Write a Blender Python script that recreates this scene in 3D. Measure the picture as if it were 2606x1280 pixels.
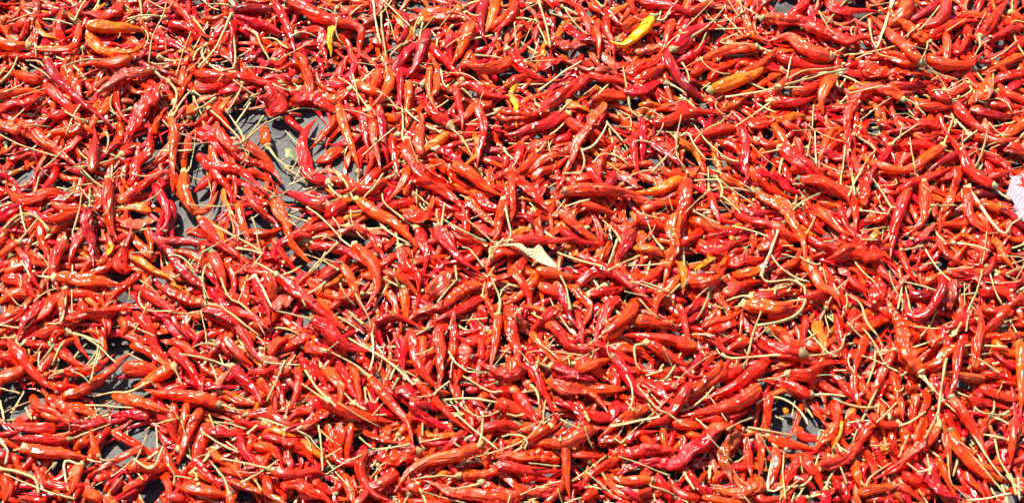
import bpy, bmesh, math, random
import numpy as np
from mathutils import Vector, Matrix

for _o in list(bpy.data.objects):
    bpy.data.objects.remove(_o, do_unlink=True)
scene = bpy.context.scene
COL = scene.collection

# ------------------------------------------------------------------ camera
PW, PH = 2606.0, 1280.0             # the photograph's own frame
PITCH = math.radians(54.0)          # how steeply the camera looks down
DIST = 1.30                         # metres from the lens to the middle of the spread
SPAN = 0.68                         # metres across the frame at that distance
fwd = np.array([0.0, math.cos(PITCH), -math.sin(PITCH)])
rgt = np.array([1.0, 0.0, 0.0])
upv = np.array([0.0, math.sin(PITCH), math.cos(PITCH)])
CAM = np.array([0.0, 0.0, 0.02]) - fwd * DIST
cam_data = bpy.data.cameras.new('camera')
cam_data.sensor_width = 36.0
cam_data.lens = 36.0 * DIST / SPAN
cam_data.clip_start = 0.01
cam_data.clip_end = 500.0
cam = bpy.data.objects.new('camera', cam_data)
COL.objects.link(cam)
cam.location = CAM
cam.rotation_euler = (math.pi / 2 - PITCH, 0, 0)
scene.camera = cam

# ------------------------------------------------------------------ sky, sun, exposure
SUN_EL = math.radians(57.0)
SUN_AZ = math.radians(-38.0)        # the sun stands beyond the spread, a little to the left of straight ahead
to_sun = Vector((math.sin(SUN_AZ) * math.cos(SUN_EL), math.cos(SUN_AZ) * math.cos(SUN_EL), math.sin(SUN_EL)))
world = bpy.data.worlds.new('World')
scene.world = world
world.use_nodes = True
wn = world.node_tree
wn.nodes.clear()
w_out = wn.nodes.new('ShaderNodeOutputWorld')
w_bg = wn.nodes.new('ShaderNodeBackground')
w_sky = wn.nodes.new('ShaderNodeTexSky')
w_sky.sky_type = 'NISHITA'
w_sky.sun_disc = False
w_sky.sun_elevation = SUN_EL
w_sky.sun_rotation = SUN_AZ
w_bg.inputs['Strength'].default_value = 0.07
wn.links.new(w_sky.outputs[0], w_bg.inputs['Color'])
wn.links.new(w_bg.outputs[0], w_out.inputs['Surface'])
sun_data = bpy.data.lights.new('sun', 'SUN')
sun_data.energy = 5.0
sun_data.angle = math.radians(0.5)
sun_data.color = (1.0, 0.94, 0.84)
sun = bpy.data.objects.new('sun', sun_data)
COL.objects.link(sun)
sun.location = (0, 0, 5)
sun.rotation_euler = (-to_sun).to_track_quat('-Z', 'Y').to_euler()
scene.view_settings.view_transform = 'Standard'
scene.view_settings.look = 'None'
scene.view_settings.exposure = 1.2
scene.view_settings.gamma = 1.0
scene.view_settings.use_curve_mapping = False
scene.render.engine = 'CYCLES'
scene.cycles.use_denoising = True
scene.cycles.max_bounces = 4
scene.cycles.diffuse_bounces = 3
scene.cycles.glossy_bounces = 2

rng = np.random.default_rng(11)

# ------------------------------------------------------------------ helpers
def unproject(u, v, z):
    """points of the photograph (pixels) to the world, at heights z"""
    u = np.asarray(u, float); v = np.asarray(v, float); z = np.asarray(z, float)
    k = SPAN / DIST / PW
    d = fwd[None, :] + ((u - PW / 2) * k)[:, None] * rgt[None, :] - ((v - PH / 2) * k)[:, None] * upv[None, :]
    t = (z - CAM[2]) / d[:, 2]
    return CAM[None, :] + d * t[:, None]

def project(p):
    q = p - CAM[None, :]
    f = q @ fwd
    k = SPAN / DIST / PW
    return PW / 2 + (q @ rgt) / f / k, PH / 2 - (q @ upv) / f / k

MPP = SPAN / PW                     # metres per photo pixel near the middle

def depth_scale(p):
    return float((p - CAM) @ fwd) / DIST

def resample(P, n):
    """smooth curve through the points P, n samples evenly along it"""
    P = np.asarray(P, float)
    if len(P) == 2:
        P = np.vstack([P[0], (P[0] + P[1]) / 2, P[1]])
    Q = np.vstack([2 * P[0] - P[1], P, 2 * P[-1] - P[-2]])
    out = []
    t = np.linspace(0, 1, 12, endpoint=False)[:, None]
    for i in range(1, len(Q) - 2):
        a, b, c, d = Q[i - 1], Q[i], Q[i + 1], Q[i + 2]
        out.append(0.5 * (2 * b + (c - a) * t + (2 * a - 5 * b + 4 * c - d) * t ** 2 + (3 * b - a - 3 * c + d) * t ** 3))
    C = np.vstack(out + [P[-1][None, :]])
    L = np.concatenate([[0], np.cumsum(np.linalg.norm(np.diff(C, axis=0), axis=1))])
    g = np.linspace(0, L[-1], n)
    return np.stack([np.interp(g, L, C[:, k]) for k in range(C.shape[1])], axis=1), L[-1]

# ------------------------------------------------------------------ height of the pile, 1 mm grid
GX0, GX1, GY0, GY1, GS = -0.72, 0.72, -0.60, 0.72, 0.001
HX, HY = int((GX1 - GX0) / GS), int((GY1 - GY0) / GS)
H = np.zeros((HY, HX), np.float32)

def hget(x, y):
    i = np.clip(((np.asarray(y) - GY0) / GS).astype(int), 0, HY - 1)
    j = np.clip(((np.asarray(x) - GX0) / GS).astype(int), 0, HX - 1)
    return H[i, j]

def hstamp(P, R, vert=1.0):
    for (x, y, z), r in zip(P, R):
        r = max(r, 0.0006)
        j0 = int((x - r - GX0) / GS); j1 = int((x + r - GX0) / GS) + 2
        i0 = int((y - r - GY0) / GS); i1 = int((y + r - GY0) / GS) + 2
        if j0 < 0 or i0 < 0 or j1 >= HX or i1 >= HY:
            continue
        xx = GX0 + np.arange(j0, j1) * GS - x
        yy = GY0 + np.arange(i0, i1) * GS - y
        d2 = r * r - xx[None, :] ** 2 - yy[:, None] ** 2
        top = np.where(d2 > 0, z + np.sqrt(np.maximum(d2, 0)) * vert, 0)
        H[i0:i1, j0:j1] = np.maximum(H[i0:i1, j0:j1], top)

def settle(xy, R, sink=0.35, bend=0.45):
    """heights of the centreline of a pod lying on the pile: a near rigid line that sags a little"""
    n = len(xy)
    h = np.maximum.reduce([hget(xy[:, 0], xy[:, 1]),
                           hget(xy[:, 0] + R * 0.4, xy[:, 1]), hget(xy[:, 0], xy[:, 1] + R * 0.4)])
    s = np.linspace(-1, 1, n)
    A = np.stack([np.ones(n), s], 1)
    w = np.ones(n)
    for _ in range(3):
        c, *_r = np.linalg.lstsq(A * w[:, None], h * w, rcond=None)
        res = h - A @ c
        w = np.where(res > 0, 2.0, 0.6)
    c[1] = np.clip(c[1], -0.016, 0.016)
    line = A @ c
    line = line + np.quantile(h - line, 0.72)
    ker = np.hanning(max(5, n // 3) | 1); ker /= ker.sum()
    m = len(ker) // 2
    hs = np.convolve(np.pad(h, m, mode='edge'), ker, mode='valid')
    z = line * (1 - bend) + np.maximum(hs, line - 0.006) * bend
    return np.maximum(z, 0.0) + R * (1 - sink) * 0.9

# ------------------------------------------------------------------ mesh builders
class Batch:
    """collects tubes; build() links them as ONE mesh object"""
    def __init__(self):
        self.v, self.f3, self.f4, self.m3, self.m4, self.t, self.c = [], [], [], [], [], [], []
        self.n = 0
    def add(self, verts, quads, tris, tint, pc, mat=0):
        self.v.append(verts); self.t.append(tint); self.c.append(pc)
        self.f4.append(quads + self.n); self.m4.append(np.full(len(quads), mat, np.int32))
        if len(tris):
            self.f3.append(tris + self.n); self.m3.append(np.full(len(tris), mat, np.int32))
        self.n += len(verts)
    def build(self, name, mats, parent=None, origin=None):
        V = np.vstack(self.v).astype(np.float32)
        if origin is not None:
            V = V - np.asarray(origin, np.float32)[None, :]
        q = np.vstack(self.f4).astype(np.int32)
        t = np.vstack(self.f3).astype(np.int32) if self.f3 else np.zeros((0, 3), np.int32)
        me = bpy.data.meshes.new(name)
        me.vertices.add(len(V)); me.vertices.foreach_set('co', V.ravel())
        loops = np.concatenate([q.ravel(), t.ravel()])
        me.loops.add(len(loops)); me.loops.foreach_set('vertex_index', loops)
        npoly = len(q) + len(t)
        me.polygons.add(npoly)
        start = np.concatenate([np.arange(len(q)) * 4, len(q) * 4 + np.arange(len(t)) * 3]).astype(np.int32)
        me.polygons.foreach_set('loop_start', start)
        mi = np.concatenate(self.m4 + (self.m3 if self.m3 else [])).astype(np.int32)
        me.polygons.foreach_set('material_index', mi)
        me.polygons.foreach_set('use_smooth', np.ones(npoly, bool))
        for m in mats:
            me.materials.append(m)
        T = np.vstack(self.t).astype(np.float32)
        a = me.attributes.new('tint', 'FLOAT_COLOR', 'POINT')
        a.data.foreach_set('color', np.hstack([T, np.ones((len(T), 1), np.float32)]).ravel())
        a = me.attributes.new('skin', 'FLOAT_VECTOR', 'POINT')
        a.data.foreach_set('vector', np.vstack(self.c).astype(np.float32).ravel())
        me.update(calc_edges=True)
        ob = bpy.data.objects.new(name, me)
        COL.objects.link(ob)
        if parent is not None:
            ob.parent = parent
        return ob

_qcache = {}
def tube_faces(N, M):
    if (N, M) not in _qcache:
        i, j = np.meshgrid(np.arange(N - 1), np.arange(M), indexing='ij')
        a = i * M + j; b = i * M + (j + 1) % M
        q = np.stack([a, b, b + M, a + M], -1).reshape(-1, 4)
        j = np.arange(M); k = (j + 1) % M
        t = np.vstack([np.stack([np.full(M, N * M), k, j], -1),
                       np.stack([np.full(M, N * M + 1), (N - 1) * M + j, (N - 1) * M + k], -1)])
        _qcache[(N, M)] = (q, t)
    return _qcache[(N, M)]

def frames(P):
    T = np.gradient(P, axis=0)
    T /= np.maximum(np.linalg.norm(T, axis=1, keepdims=True), 1e-9)
    S = np.cross(T, np.array([0, 0, 1.0]))
    S /= np.maximum(np.linalg.norm(S, axis=1, keepdims=True), 1e-6)
    return T, S, np.cross(S, T)

def pod(batch, P, rad, L, style, col, seed, M=12, mat=0):
    """one chilli skin: tapering, wrinkled, dented, closed at both ends"""
    r_ = np.random.default_rng(seed)
    N = len(P)
    s = np.linspace(0, 1, N)[:, None]
    th = np.linspace(0, 2 * math.pi, M, endpoint=False)[None, :]
    f = np.zeros((N, M))
    mm = s * L
    amp = {'w': 0.055, 's': 0.028, 'k': 0.06}[style]
    for _ in range(7):
        fr = r_.uniform(60, 260); k = r_.integers(-2, 3)
        f += amp * r_.uniform(0.5, 1.1) * np.sin(2 * math.pi * fr * mm + k * th + r_.uniform(0, 6.28)) * (0.6 + 0.4 * np.sin(2 * math.pi * r_.uniform(10, 35) * mm + r_.uniform(0, 6.28)))
    if style == 'w':                                     # ribs across the pod where the seeds press through
        fr = r_.uniform(130, 240)
        bead = np.abs(np.sin(math.pi * (fr * mm + 0.8 * np.sin(2 * math.pi * 22 * mm + r_.uniform(0, 6))) + 0.8 * np.sin(th + r_.uniform(0, 6))))
        gate = np.clip(0.6 + 0.8 * np.sin(2 * math.pi * r_.uniform(12, 30) * mm + r_.uniform(0, 6)), 0, 1)
        f += r_.uniform(0.20, 0.40) * (bead - 0.65) * gate
    nf = {'w': 5, 's': 2, 'k': 3}[style]
    dep = {'w': 0.46, 's': 0.22, 'k': 0.36}[style]
    for _ in range(nf):                                  # long furrows where the skin has caved in
        t0 = r_.uniform(-0.4, math.pi + 0.4) + 0.9 * np.sin(2 * math.pi * r_.uniform(4, 16) * mm + r_.uniform(0, 6.28))
        d = (th - t0 + math.pi) % (2 * math.pi) - math.pi
        on = np.clip(np.sin(2 * math.pi * r_.uniform(6, 20) * mm + r_.uniform(0, 6.28)) * 1.3 + 0.5, 0, 1)
        f -= dep * r_.uniform(0.5, 1.0) * on * np.exp(-(d / r_.uniform(0.24, 0.42)) ** 2)
    if style == 'w':                                     # cross creases
        for _ in range(int(L / 0.012) + 1):
            c0 = r_.uniform(0, L); wd = r_.uniform(0.0008, 0.0018)
            tt = r_.uniform(0, 6.28)
            d = (th - tt + math.pi) % (2 * math.pi) - math.pi
            f -= r_.uniform(0.08, 0.2) * np.exp(-((mm - c0 + 0.001 * np.sin(th * 2)) / wd) ** 2) * np.exp(-(d / 1.1) ** 2)
    # dried skin shrinks onto flat facets with soft ridges between them
    kf = r_.integers(3, 5)
    ph = (th + r_.uniform(0, 6.28) + 0.7 * np.sin(2 * math.pi * r_.uniform(5, 18) * mm + r_.uniform(0, 6.28))) % (2 * math.pi / kf)
    facet = math.cos(math.pi / kf) / np.cos(ph - math.pi / kf)
    f += (facet / facet.mean() - 1) * {'w': 1.05, 's': 0.5, 'k': 0.6}[style] * np.clip(0.75 + 0.5 * np.sin(2 * math.pi * r_.uniform(8, 22) * mm + r_.uniform(0, 6.28)), 0, 1)
    flat = {'w': r_.uniform(0.66, 0.92), 's': r_.uniform(0.82, 1.0), 'k': r_.uniform(0.26, 0.42)}[style]
    edge = 1.0
    if style == 'k':
        edge = 1 + 0.12 * np.sin(2 * math.pi * r_.uniform(15, 40) * mm + r_.uniform(0, 6)) + 0.08 * np.sin(2 * math.pi * r_.uniform(60, 120) * mm + r_.uniform(0, 6))
    T, S, U = frames(P)
    wob = {'w': 0.22, 's': 0.07, 'k': 0.25}[style]
    P = P + S * (rad[:, None] * wob * np.sin(2 * math.pi * r_.uniform(18, 45) * mm + r_.uniform(0, 6.28)))
    T, S, U = frames(P)
    twist = r_.uniform(-0.5, 0.5) + r_.uniform(-0.9, 0.9) * (s - 0.5) * (2.0 if style == 'k' else 1.0)
    R = rad[:, None] * (1 + f) * edge
    a = R * np.cos(th); b = R * np.sin(th) * flat
    if style == 'k':                                     # sharp folds in the collapsed skin
        b = b + rad[:, None] * 0.24 * (np.abs(np.sin(math.pi * (r_.uniform(40, 90) * mm + 1.1 * a / rad.max() + r_.uniform(0, 1)))) - 0.6)
        b = b + rad[:, None] * 0.16 * np.sin(2 * math.pi * r_.uniform(70, 140) * mm + 2.5 * a / rad.max())
    ca, sa = np.cos(twist), np.sin(twist)
    x = a * ca - b * sa; y = a * sa + b * ca
    V = P[:, None, :] + x[..., None] * S[:, None, :] + y[..., None] * U[:, None, :]
    V = np.vstack([V.reshape(-1, 3), P[0] - T[0] * rad[0] * 0.35, P[-1] + T[-1] * rad[-1] * 0.8])
    q, t = tube_faces(N, M)
    col = np.asarray(col, float)
    g = s * np.ones((1, M))
    # pigment: paler and yellower by the cap on some pods, darker tips on others
    k1 = r_.uniform(0, 0.5) if r_.random() < 0.35 else 0.0
    pale = np.array([0.52, 0.16, 0.02])
    k2 = r_.uniform(0.0, 0.55) if r_.random() < 0.3 else 0.0
    w1 = (k1 * np.clip(1 - g / 0.22, 0, 1))[..., None]
    w2 = (k2 * np.clip((g - 0.55) / 0.45, 0, 1))[..., None]
    tint = col[None, None, :] * (1 - w1) + pale * w1
    tint = tint * (1 - w2) + tint * np.array([0.5, 0.35, 0.6]) * w2
    tint = tint.reshape(-1, 3)
    tint = np.vstack([tint, tint[0], tint[-1]])
    so = r_.uniform(0, 40)
    pc = np.stack([mm * 1000 * np.ones((1, M)), np.cos(th) * rad[:, None] * 1000 + so, np.sin(th) * rad[:, None] * 1000 + so * 1.7], -1).reshape(-1, 3)
    pc = np.vstack([pc, pc[0], pc[-1]])
    batch.add(V, q, t, tint, pc, mat)

def tube(batch, P, rad, col, seed, M=6, mat=0):
    r_ = np.random.default_rng(seed)
    N = len(P)
    th = np.linspace(0, 2 * math.pi, M, endpoint=False)[None, :]
    P = P.copy()
    j_ = np.cumsum(r_.normal(0, 1, (N, 3)), axis=0); j_ -= np.linspace(0, 1, N)[:, None] * j_[-1]
    P[1:-1] += (j_ * np.minimum(rad[:, None] * 0.16, 0.0002))[1:-1]
    rad = rad * (1 + 0.16 * np.sin(np.linspace(0, r_.uniform(4, 14), N) + r_.uniform(0, 6)))
    T, S, U = frames(P)
    R = rad[:, None] * (1 + 0.12 * np.sin(th * 2 + r_.uniform(0, 6)) + 0.10 * np.sin(np.linspace(0, 20, N)[:, None] + th))
    V = P[:, None, :] + (R * np.cos(th))[..., None] * S[:, None, :] + (R * np.sin(th))[..., None] * U[:, None, :]
    V = np.vstack([V.reshape(-1, 3), P[0] - T[0] * rad[0] * 0.2, P[-1] + T[-1] * rad[-1] * 0.2])
    q, t = tube_faces(N, M)
    g = np.linspace(-1, 1, N)[:, None, None] * np.ones((1, M, 1))
    tint = (np.asarray(col)[None, None, :] * (1 + 0.12 * g * r_.uniform(-1, 1))).reshape(-1, 3)
    tint = np.vstack([tint, tint[0], tint[-1]])
    so = r_.uniform(0, 40)
    mm = np.linspace(0, 30, N)[:, None]
    pc = np.stack([mm + 0 * th, np.cos(th) + so + 0 * mm, np.sin(th) + so + 0 * mm], -1).reshape(-1, 3)
    pc = np.vstack([pc, pc[0], pc[-1]])
    batch.add(V, q, t, tint, pc, mat)

def profile(N, blunt, r_, slim=False):
    s = np.linspace(0, 1, N)
    neck = 0.66 + 0.34 * np.sin(np.clip(s / r_.uniform(0.14, 0.26), 0, 1) * math.pi / 2)
    e = (r_.uniform(1.4, 2.3) if slim else r_.uniform(1.9, 3.3)) if not blunt else r_.uniform(3.5, 6.0)
    body = np.clip(1 - s ** e, 0, 1) ** r_.uniform(0.75, 1.05)
    belly = 1 - (0.25 if slim else 0.14) * np.clip(s - 0.2, 0, 1) * (0 if blunt else 1)
    p = neck * body * belly
    p[0] *= 0.72
    return np.maximum(p, 0.07)

PIG = {'r': (0.76, 0.0165, 0.0013), 'o': (0.82, 0.052, 0.0026), 'd': (0.36, 0.0060, 0.0055), 'c': (0.68, 0.0060, 0.0085),
       'a': (0.84, 0.115, 0.004), 'y': (0.66, 0.260, 0.014), 'b': (0.42, 0.048, 0.008), 'p': (0.66, 0.100, 0.042)}

def pigment(code, r_):
    c = np.array(PIG[code])
    if code == 'r':
        c = c * (1 - (m := r_.uniform(0, 0.5))) + np.array(PIG['o' if r_.random() < 0.6 else 'c']) * m
    return c * (r_.uniform(0.5, 0.8) if r_.random() < 0.2 else r_.uniform(0.78, 1.10)) * np.array([1, r_.uniform(0.75, 1.3), r_.uniform(0.8, 1.25)])

STRAW = [(0.46, 0.36, 0.165), (0.44, 0.32, 0.13), (0.50, 0.415, 0.215), (0.40, 0.32, 0.13), (0.29, 0.25, 0.105), (0.38, 0.25, 0.09), (0.30, 0.19, 0.075), (0.27, 0.27, 0.11)]
def straw(r_):
    return np.array(STRAW[r_.integers(0, len(STRAW))]) * r_.uniform(0.9, 1.3)

# ------------------------------------------------------------------ materials
def nodes_of(name):
    m = bpy.data.materials.new(name)
    m.use_nodes = True
    nt = m.node_tree
    return m, nt, nt.nodes['Principled BSDF'], nt.nodes.new, nt.links.new

def make_skin():
    m, nt, bs, N, LK = nodes_of('chilli_skin')
    ta = N('ShaderNodeAttribute'); ta.attribute_name = 'tint'
    sk = N('ShaderNodeAttribute'); sk.attribute_name = 'skin'
    # pigment blotches
    n1 = N('ShaderNodeTexNoise'); n1.inputs['Scale'].default_value = 0.16; n1.inputs['Detail'].default_value = 4
    LK(sk.outputs['Vector'], n1.inputs['Vector'])
    r1 = N('ShaderNodeValToRGB')
    r1.color_ramp.elements[0].position = 0.30; r1.color_ramp.elements[0].color = (0.48, 0.30, 0.45, 1)
    r1.color_ramp.elements[1].position = 0.68; r1.color_ramp.elements[1].color = (1.12, 1.5, 1.1, 1)
    em = r1.color_ramp.elements.new(0.40); em.color = (0.92, 0.80, 0.95, 1)
    LK(n1.outputs['Fac'], r1.inputs['Fac'])
    mx = N('ShaderNodeMixRGB'); mx.blend_type = 'MULTIPLY'; mx.inputs['Fac'].default_value = 0.95
    LK(ta.outputs['Color'], mx.inputs['Color1']); LK(r1.outputs['Color'], mx.inputs['Color2'])
    # fine streaks along the pod
    mp = N('ShaderNodeMapping'); mp.inputs['Scale'].default_value = (0.12, 1.1, 1.1)
    LK(sk.outputs['Vector'], mp.inputs['Vector'])
    n2 = N('ShaderNodeTexNoise'); n2.inputs['Scale'].default_value = 1.0; n2.inputs['Detail'].default_value = 5
    LK(mp.outputs['Vector'], n2.inputs['Vector'])
    mr = N('ShaderNodeMapRange'); mr.inputs['From Min'].default_value = 0.3; mr.inputs['From Max'].default_value = 0.7
    mr.inputs['To Min'].default_value = 0.86; mr.inputs['To Max'].default_value = 1.1
    LK(n2.outputs['Fac'], mr.inputs['Value'])
    m2 = N('ShaderNodeMixRGB'); m2.blend_type = 'MULTIPLY'; m2.inputs['Fac'].default_value = 1.0
    LK(mx.outputs['Color'], m2.inputs['Color1']); LK(mr.outputs['Result'], m2.inputs['Color2'])
    LK(m2.outputs['Color'], bs.inputs['Base Color'])
    # gloss
    n3 = N('ShaderNodeTexNoise'); n3.inputs['Scale'].default_value = 0.06; n3.inputs['Detail'].default_value = 3
    LK(sk.outputs['Vector'], n3.inputs['Vector'])
    rr = N('ShaderNodeMapRange'); rr.inputs['From Min'].default_value = 0.40; rr.inputs['From Max'].default_value = 0.62
    rr.inputs['To Min'].default_value = 0.17; rr.inputs['To Max'].default_value = 0.52
    LK(n3.outputs['Fac'], rr.inputs['Value']); LK(rr.outputs['Result'], bs.inputs['Roughness'])
    bs.inputs['Specular IOR Level'].default_value = 0.5
    # wrinkles
    n4 = N('ShaderNodeTexNoise'); n4.inputs['Scale'].default_value = 0.22; n4.inputs['Detail'].default_value = 0.5
    n4.inputs['Roughness'].default_value = 0.5
    m4 = N('ShaderNodeMapping'); m4.inputs['Scale'].default_value = (0.5, 1.25, 1.25)
    LK(sk.outputs['Vector'], m4.inputs['Vector']); LK(m4.outputs['Vector'], n4.inputs['Vector'])
    n5 = N('ShaderNodeTexNoise'); n5.inputs['Scale'].default_value = 0.17; n5.inputs['Detail'].default_value = 0.5
    m5 = N('ShaderNodeMapping'); m5.inputs['Scale'].default_value = (0.45, 1.9, 1.9); m5.inputs['Location'].default_value = (31, 7, 13)
    LK(sk.outputs['Vector'], m5.inputs['Vector']); LK(m5.outputs['Vector'], n5.inputs['Vector'])
    sb = N('ShaderNodeMath'); sb.operation = 'SUBTRACT'; sb.inputs[1].default_value = 0.5
    ab = N('ShaderNodeMath'); ab.operation = 'ABSOLUTE'
    LK(n5.outputs['Fac'], sb.inputs[0]); LK(sb.outputs[0], ab.inputs[0])
    mn = N('ShaderNodeMath'); mn.operation = 'MINIMUM'; mn.inputs[1].default_value = 0.11
    LK(ab.outputs[0], mn.inputs[0])
    a0 = N('ShaderNodeMath'); a0.operation = 'MULTIPLY_ADD'; a0.inputs[1].default_value = 1.5
    LK(mn.outputs[0], a0.inputs[0]); LK(n4.outputs['Fac'], a0.inputs[2])
    ad = N('ShaderNodeMath'); ad.operation = 'MULTIPLY_ADD'; ad.inputs[1].default_value = 0.08
    LK(n2.outputs['Fac'], ad.inputs[0]); LK(a0.outputs[0], ad.inputs[2])
    bp = N('ShaderNodeBump'); bp.inputs['Strength'].default_value = 0.8; bp.inputs['Distance'].default_value = 0.0025
    LK(ad.outputs[0], bp.inputs['Height']); LK(bp.outputs['Normal'], bs.inputs['Normal'])
    return m

def make_straw():
    m, nt, bs, N, LK = nodes_of('dry_straw')
    ta = N('ShaderNodeAttribute'); ta.attribute_name = 'tint'
    sk = N('ShaderNodeAttribute'); sk.attribute_name = 'skin'
    n1 = N('ShaderNodeTexNoise'); n1.inputs['Scale'].default_value = 0.5; n1.inputs['Detail'].default_value = 5
    LK(sk.outputs['Vector'], n1.inputs['Vector'])
    r1 = N('ShaderNodeValToRGB')
    r1.color_ramp.elements[0].position = 0.32; r1.color_ramp.elements[0].color = (0.72, 0.64, 0.55, 1)
    r1.color_ramp.elements[1].position = 0.6; r1.color_ramp.elements[1].color = (1.1, 1.1, 1.1, 1)
    LK(n1.outputs['Fac'], r1.inputs['Fac'])
    mx = N('ShaderNodeMixRGB'); mx.blend_type = 'MULTIPLY'; mx.inputs['Fac'].default_value = 0.9
    LK(ta.outputs['Color'], mx.inputs['Color1']); LK(r1.outputs['Color'], mx.inputs['Color2'])
    LK(mx.outputs['Color'], bs.inputs['Base Color'])
    bs.inputs['Roughness'].default_value = 0.55
    bp = N('ShaderNodeBump'); bp.inputs['Strength'].default_value = 0.5; bp.inputs['Distance'].default_value = 0.0006
    LK(n1.outputs['Fac'], bp.inputs['Height']); LK(bp.outputs['Normal'], bs.inputs['Normal'])
    return m

def make_sheet():
    m, nt, bs, N, LK = nodes_of('grey_sheet')
    tc = N('ShaderNodeTexCoord')
    n1 = N('ShaderNodeTexNoise'); n1.inputs['Scale'].default_value = 75; n1.inputs['Detail'].default_value = 6; n1.inputs['Roughness'].default_value = 0.6
    LK(tc.outputs['Object'], n1.inputs['Vector'])
    r1 = N('ShaderNodeValToRGB')
    r1.color_ramp.elements[0].position = 0.3; r1.color_ramp.elements[0].color = (0.030, 0.028, 0.028, 1)
    r1.color_ramp.elements[1].position = 0.7; r1.color_ramp.elements[1].color = (0.082, 0.077, 0.071, 1)
    LK(n1.outputs['Fac'], r1.inputs['Fac'])
    ck = N('ShaderNodeTexWave'); ck.wave_type = 'BANDS'; ck.bands_direction = 'X'; ck.inputs['Scale'].default_value = 150; ck.inputs['Distortion'].default_value = 1.2
    c2 = N('ShaderNodeTexWave'); c2.wave_type = 'BANDS'; c2.bands_direction = 'Y'; c2.inputs['Scale'].default_value = 150; c2.inputs['Distortion'].default_value = 1.2
    mp = N('ShaderNodeMapping'); mp.inputs['Rotation'].default_value = (0, 0, 0.5)
    LK(tc.outputs['Object'], mp.inputs['Vector']); LK(mp.outputs['Vector'], ck.inputs['Vector']); LK(mp.outputs['Vector'], c2.inputs['Vector'])
    ad = N('ShaderNodeMath'); ad.operation = 'MULTIPLY'
    LK(ck.outputs['Fac'], ad.inputs[0]); LK(c2.outputs['Fac'], ad.inputs[1])
    mr = N('ShaderNodeMapRange'); mr.inputs['To Min'].default_value = 0.9; mr.inputs['To Max'].default_value = 1.05
    LK(ad.outputs[0], mr.inputs['Value'])
    mx = N('ShaderNodeMixRGB'); mx.blend_type = 'MULTIPLY'; mx.inputs['Fac'].default_value = 1.0
    LK(r1.outputs['Color'], mx.inputs['Color1']); LK(mr.outputs['Result'], mx.inputs['Color2'])
    LK(mx.outputs['Color'], bs.inputs['Base Color'])
    bs.inputs['Roughness'].default_value = 0.6
    b1 = N('ShaderNodeBump'); b1.inputs['Strength'].default_value = 0.7; b1.inputs['Distance'].default_value = 0.004
    b2 = N('ShaderNodeBump'); b2.inputs['Strength'].default_value = 0.2; b2.inputs['Distance'].default_value = 0.0003
    LK(n1.outputs['Fac'], b1.inputs['Height']); LK(ad.outputs[0], b2.inputs['Height'])
    LK(b1.outputs['Normal'], b2.inputs['Normal']); LK(b2.outputs['Normal'], bs.inputs['Normal'])
    return m

def make_plain(name, col, col2, scale, rough, bump):
    m, nt, bs, N, LK = nodes_of(name)
    tc = N('ShaderNodeTexCoord')
    n1 = N('ShaderNodeTexNoise'); n1.inputs['Scale'].default_value = scale; n1.inputs['Detail'].default_value = 6
    LK(tc.outputs['Object'], n1.inputs['Vector'])
    r1 = N('ShaderNodeValToRGB')
    r1.color_ramp.elements[0].position = 0.33; r1.color_ramp.elements[0].color = (*col2, 1)
    r1.color_ramp.elements[1].position = 0.62; r1.color_ramp.elements[1].color = (*col, 1)
    LK(n1.outputs['Fac'], r1.inputs['Fac']); LK(r1.outputs['Color'], bs.inputs['Base Color'])
    bs.inputs['Roughness'].default_value = rough
    bp = N('ShaderNodeBump'); bp.inputs['Strength'].default_value = 0.5; bp.inputs['Distance'].default_value = bump
    LK(n1.outputs['Fac'], bp.inputs['Height']); LK(bp.outputs['Normal'], bs.inputs['Normal'])
    return m

def make_flake(name, col, vein, rot, scale):
    m, nt, bs, N, LK = nodes_of(name)
    tc = N('ShaderNodeTexCoord')
    mp = N('ShaderNodeMapping'); mp.inputs['Rotation'].default_value = (0, 0, rot)
    LK(tc.outputs['Object'], mp.inputs['Vector'])
    wv = N('ShaderNodeTexWave'); wv.inputs['Scale'].default_value = scale; wv.inputs['Distortion'].default_value = 9.0
    wv.inputs['Detail'].default_value = 3; wv.inputs['Detail Scale'].default_value = 1.5
    LK(mp.outputs['Vector'], wv.inputs['Vector'])
    n1 = N('ShaderNodeTexNoise'); n1.inputs['Scale'].default_value = 170; n1.inputs['Detail'].default_value = 5
    LK(tc.outputs['Object'], n1.inputs['Vector'])
    ml = N('ShaderNodeMath'); ml.operation = 'MULTIPLY'
    LK(wv.outputs['Fac'], ml.inputs[0]); LK(n1.outputs['Fac'], ml.inputs[1])
    r1 = N('ShaderNodeValToRGB')
    r1.color_ramp.elements[0].position = 0.06; r1.color_ramp.elements[0].color = (*vein, 1)
    r1.color_ramp.elements[1].position = 0.30; r1.color_ramp.elements[1].color = (*col, 1)
    LK(ml.outputs[0], r1.inputs['Fac']); LK(r1.outputs['Color'], bs.inputs['Base Color'])
    bs.inputs['Roughness'].default_value = 0.6
    bp = N('ShaderNodeBump'); bp.inputs['Strength'].default_value = 0.7; bp.inputs['Distance'].default_value = 0.0008
    LK(ml.outputs[0], bp.inputs['Height']); LK(bp.outputs['Normal'], bs.inputs['Normal'])
    return m

SKIN, DRY, SHEET = make_skin(), make_straw(), make_sheet()
EARTH = make_plain('packed_earth', (0.30, 0.23, 0.16), (0.18, 0.14, 0.10), 3.0, 0.9, 0.02)
PINK = make_flake('pink_paper', (0.30, 0.228, 0.265), (0.25, 0.175, 0.215), 0.7, 110)
CREAM = make_flake('cream_husk', (0.46, 0.40, 0.23), (0.35, 0.28, 0.13), 0.95, 150)
LEAF = make_plain('pale_green_leaf', (0.23, 0.28, 0.09), (0.18, 0.22, 0.065), 160, 0.5, 0.0006)

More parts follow.
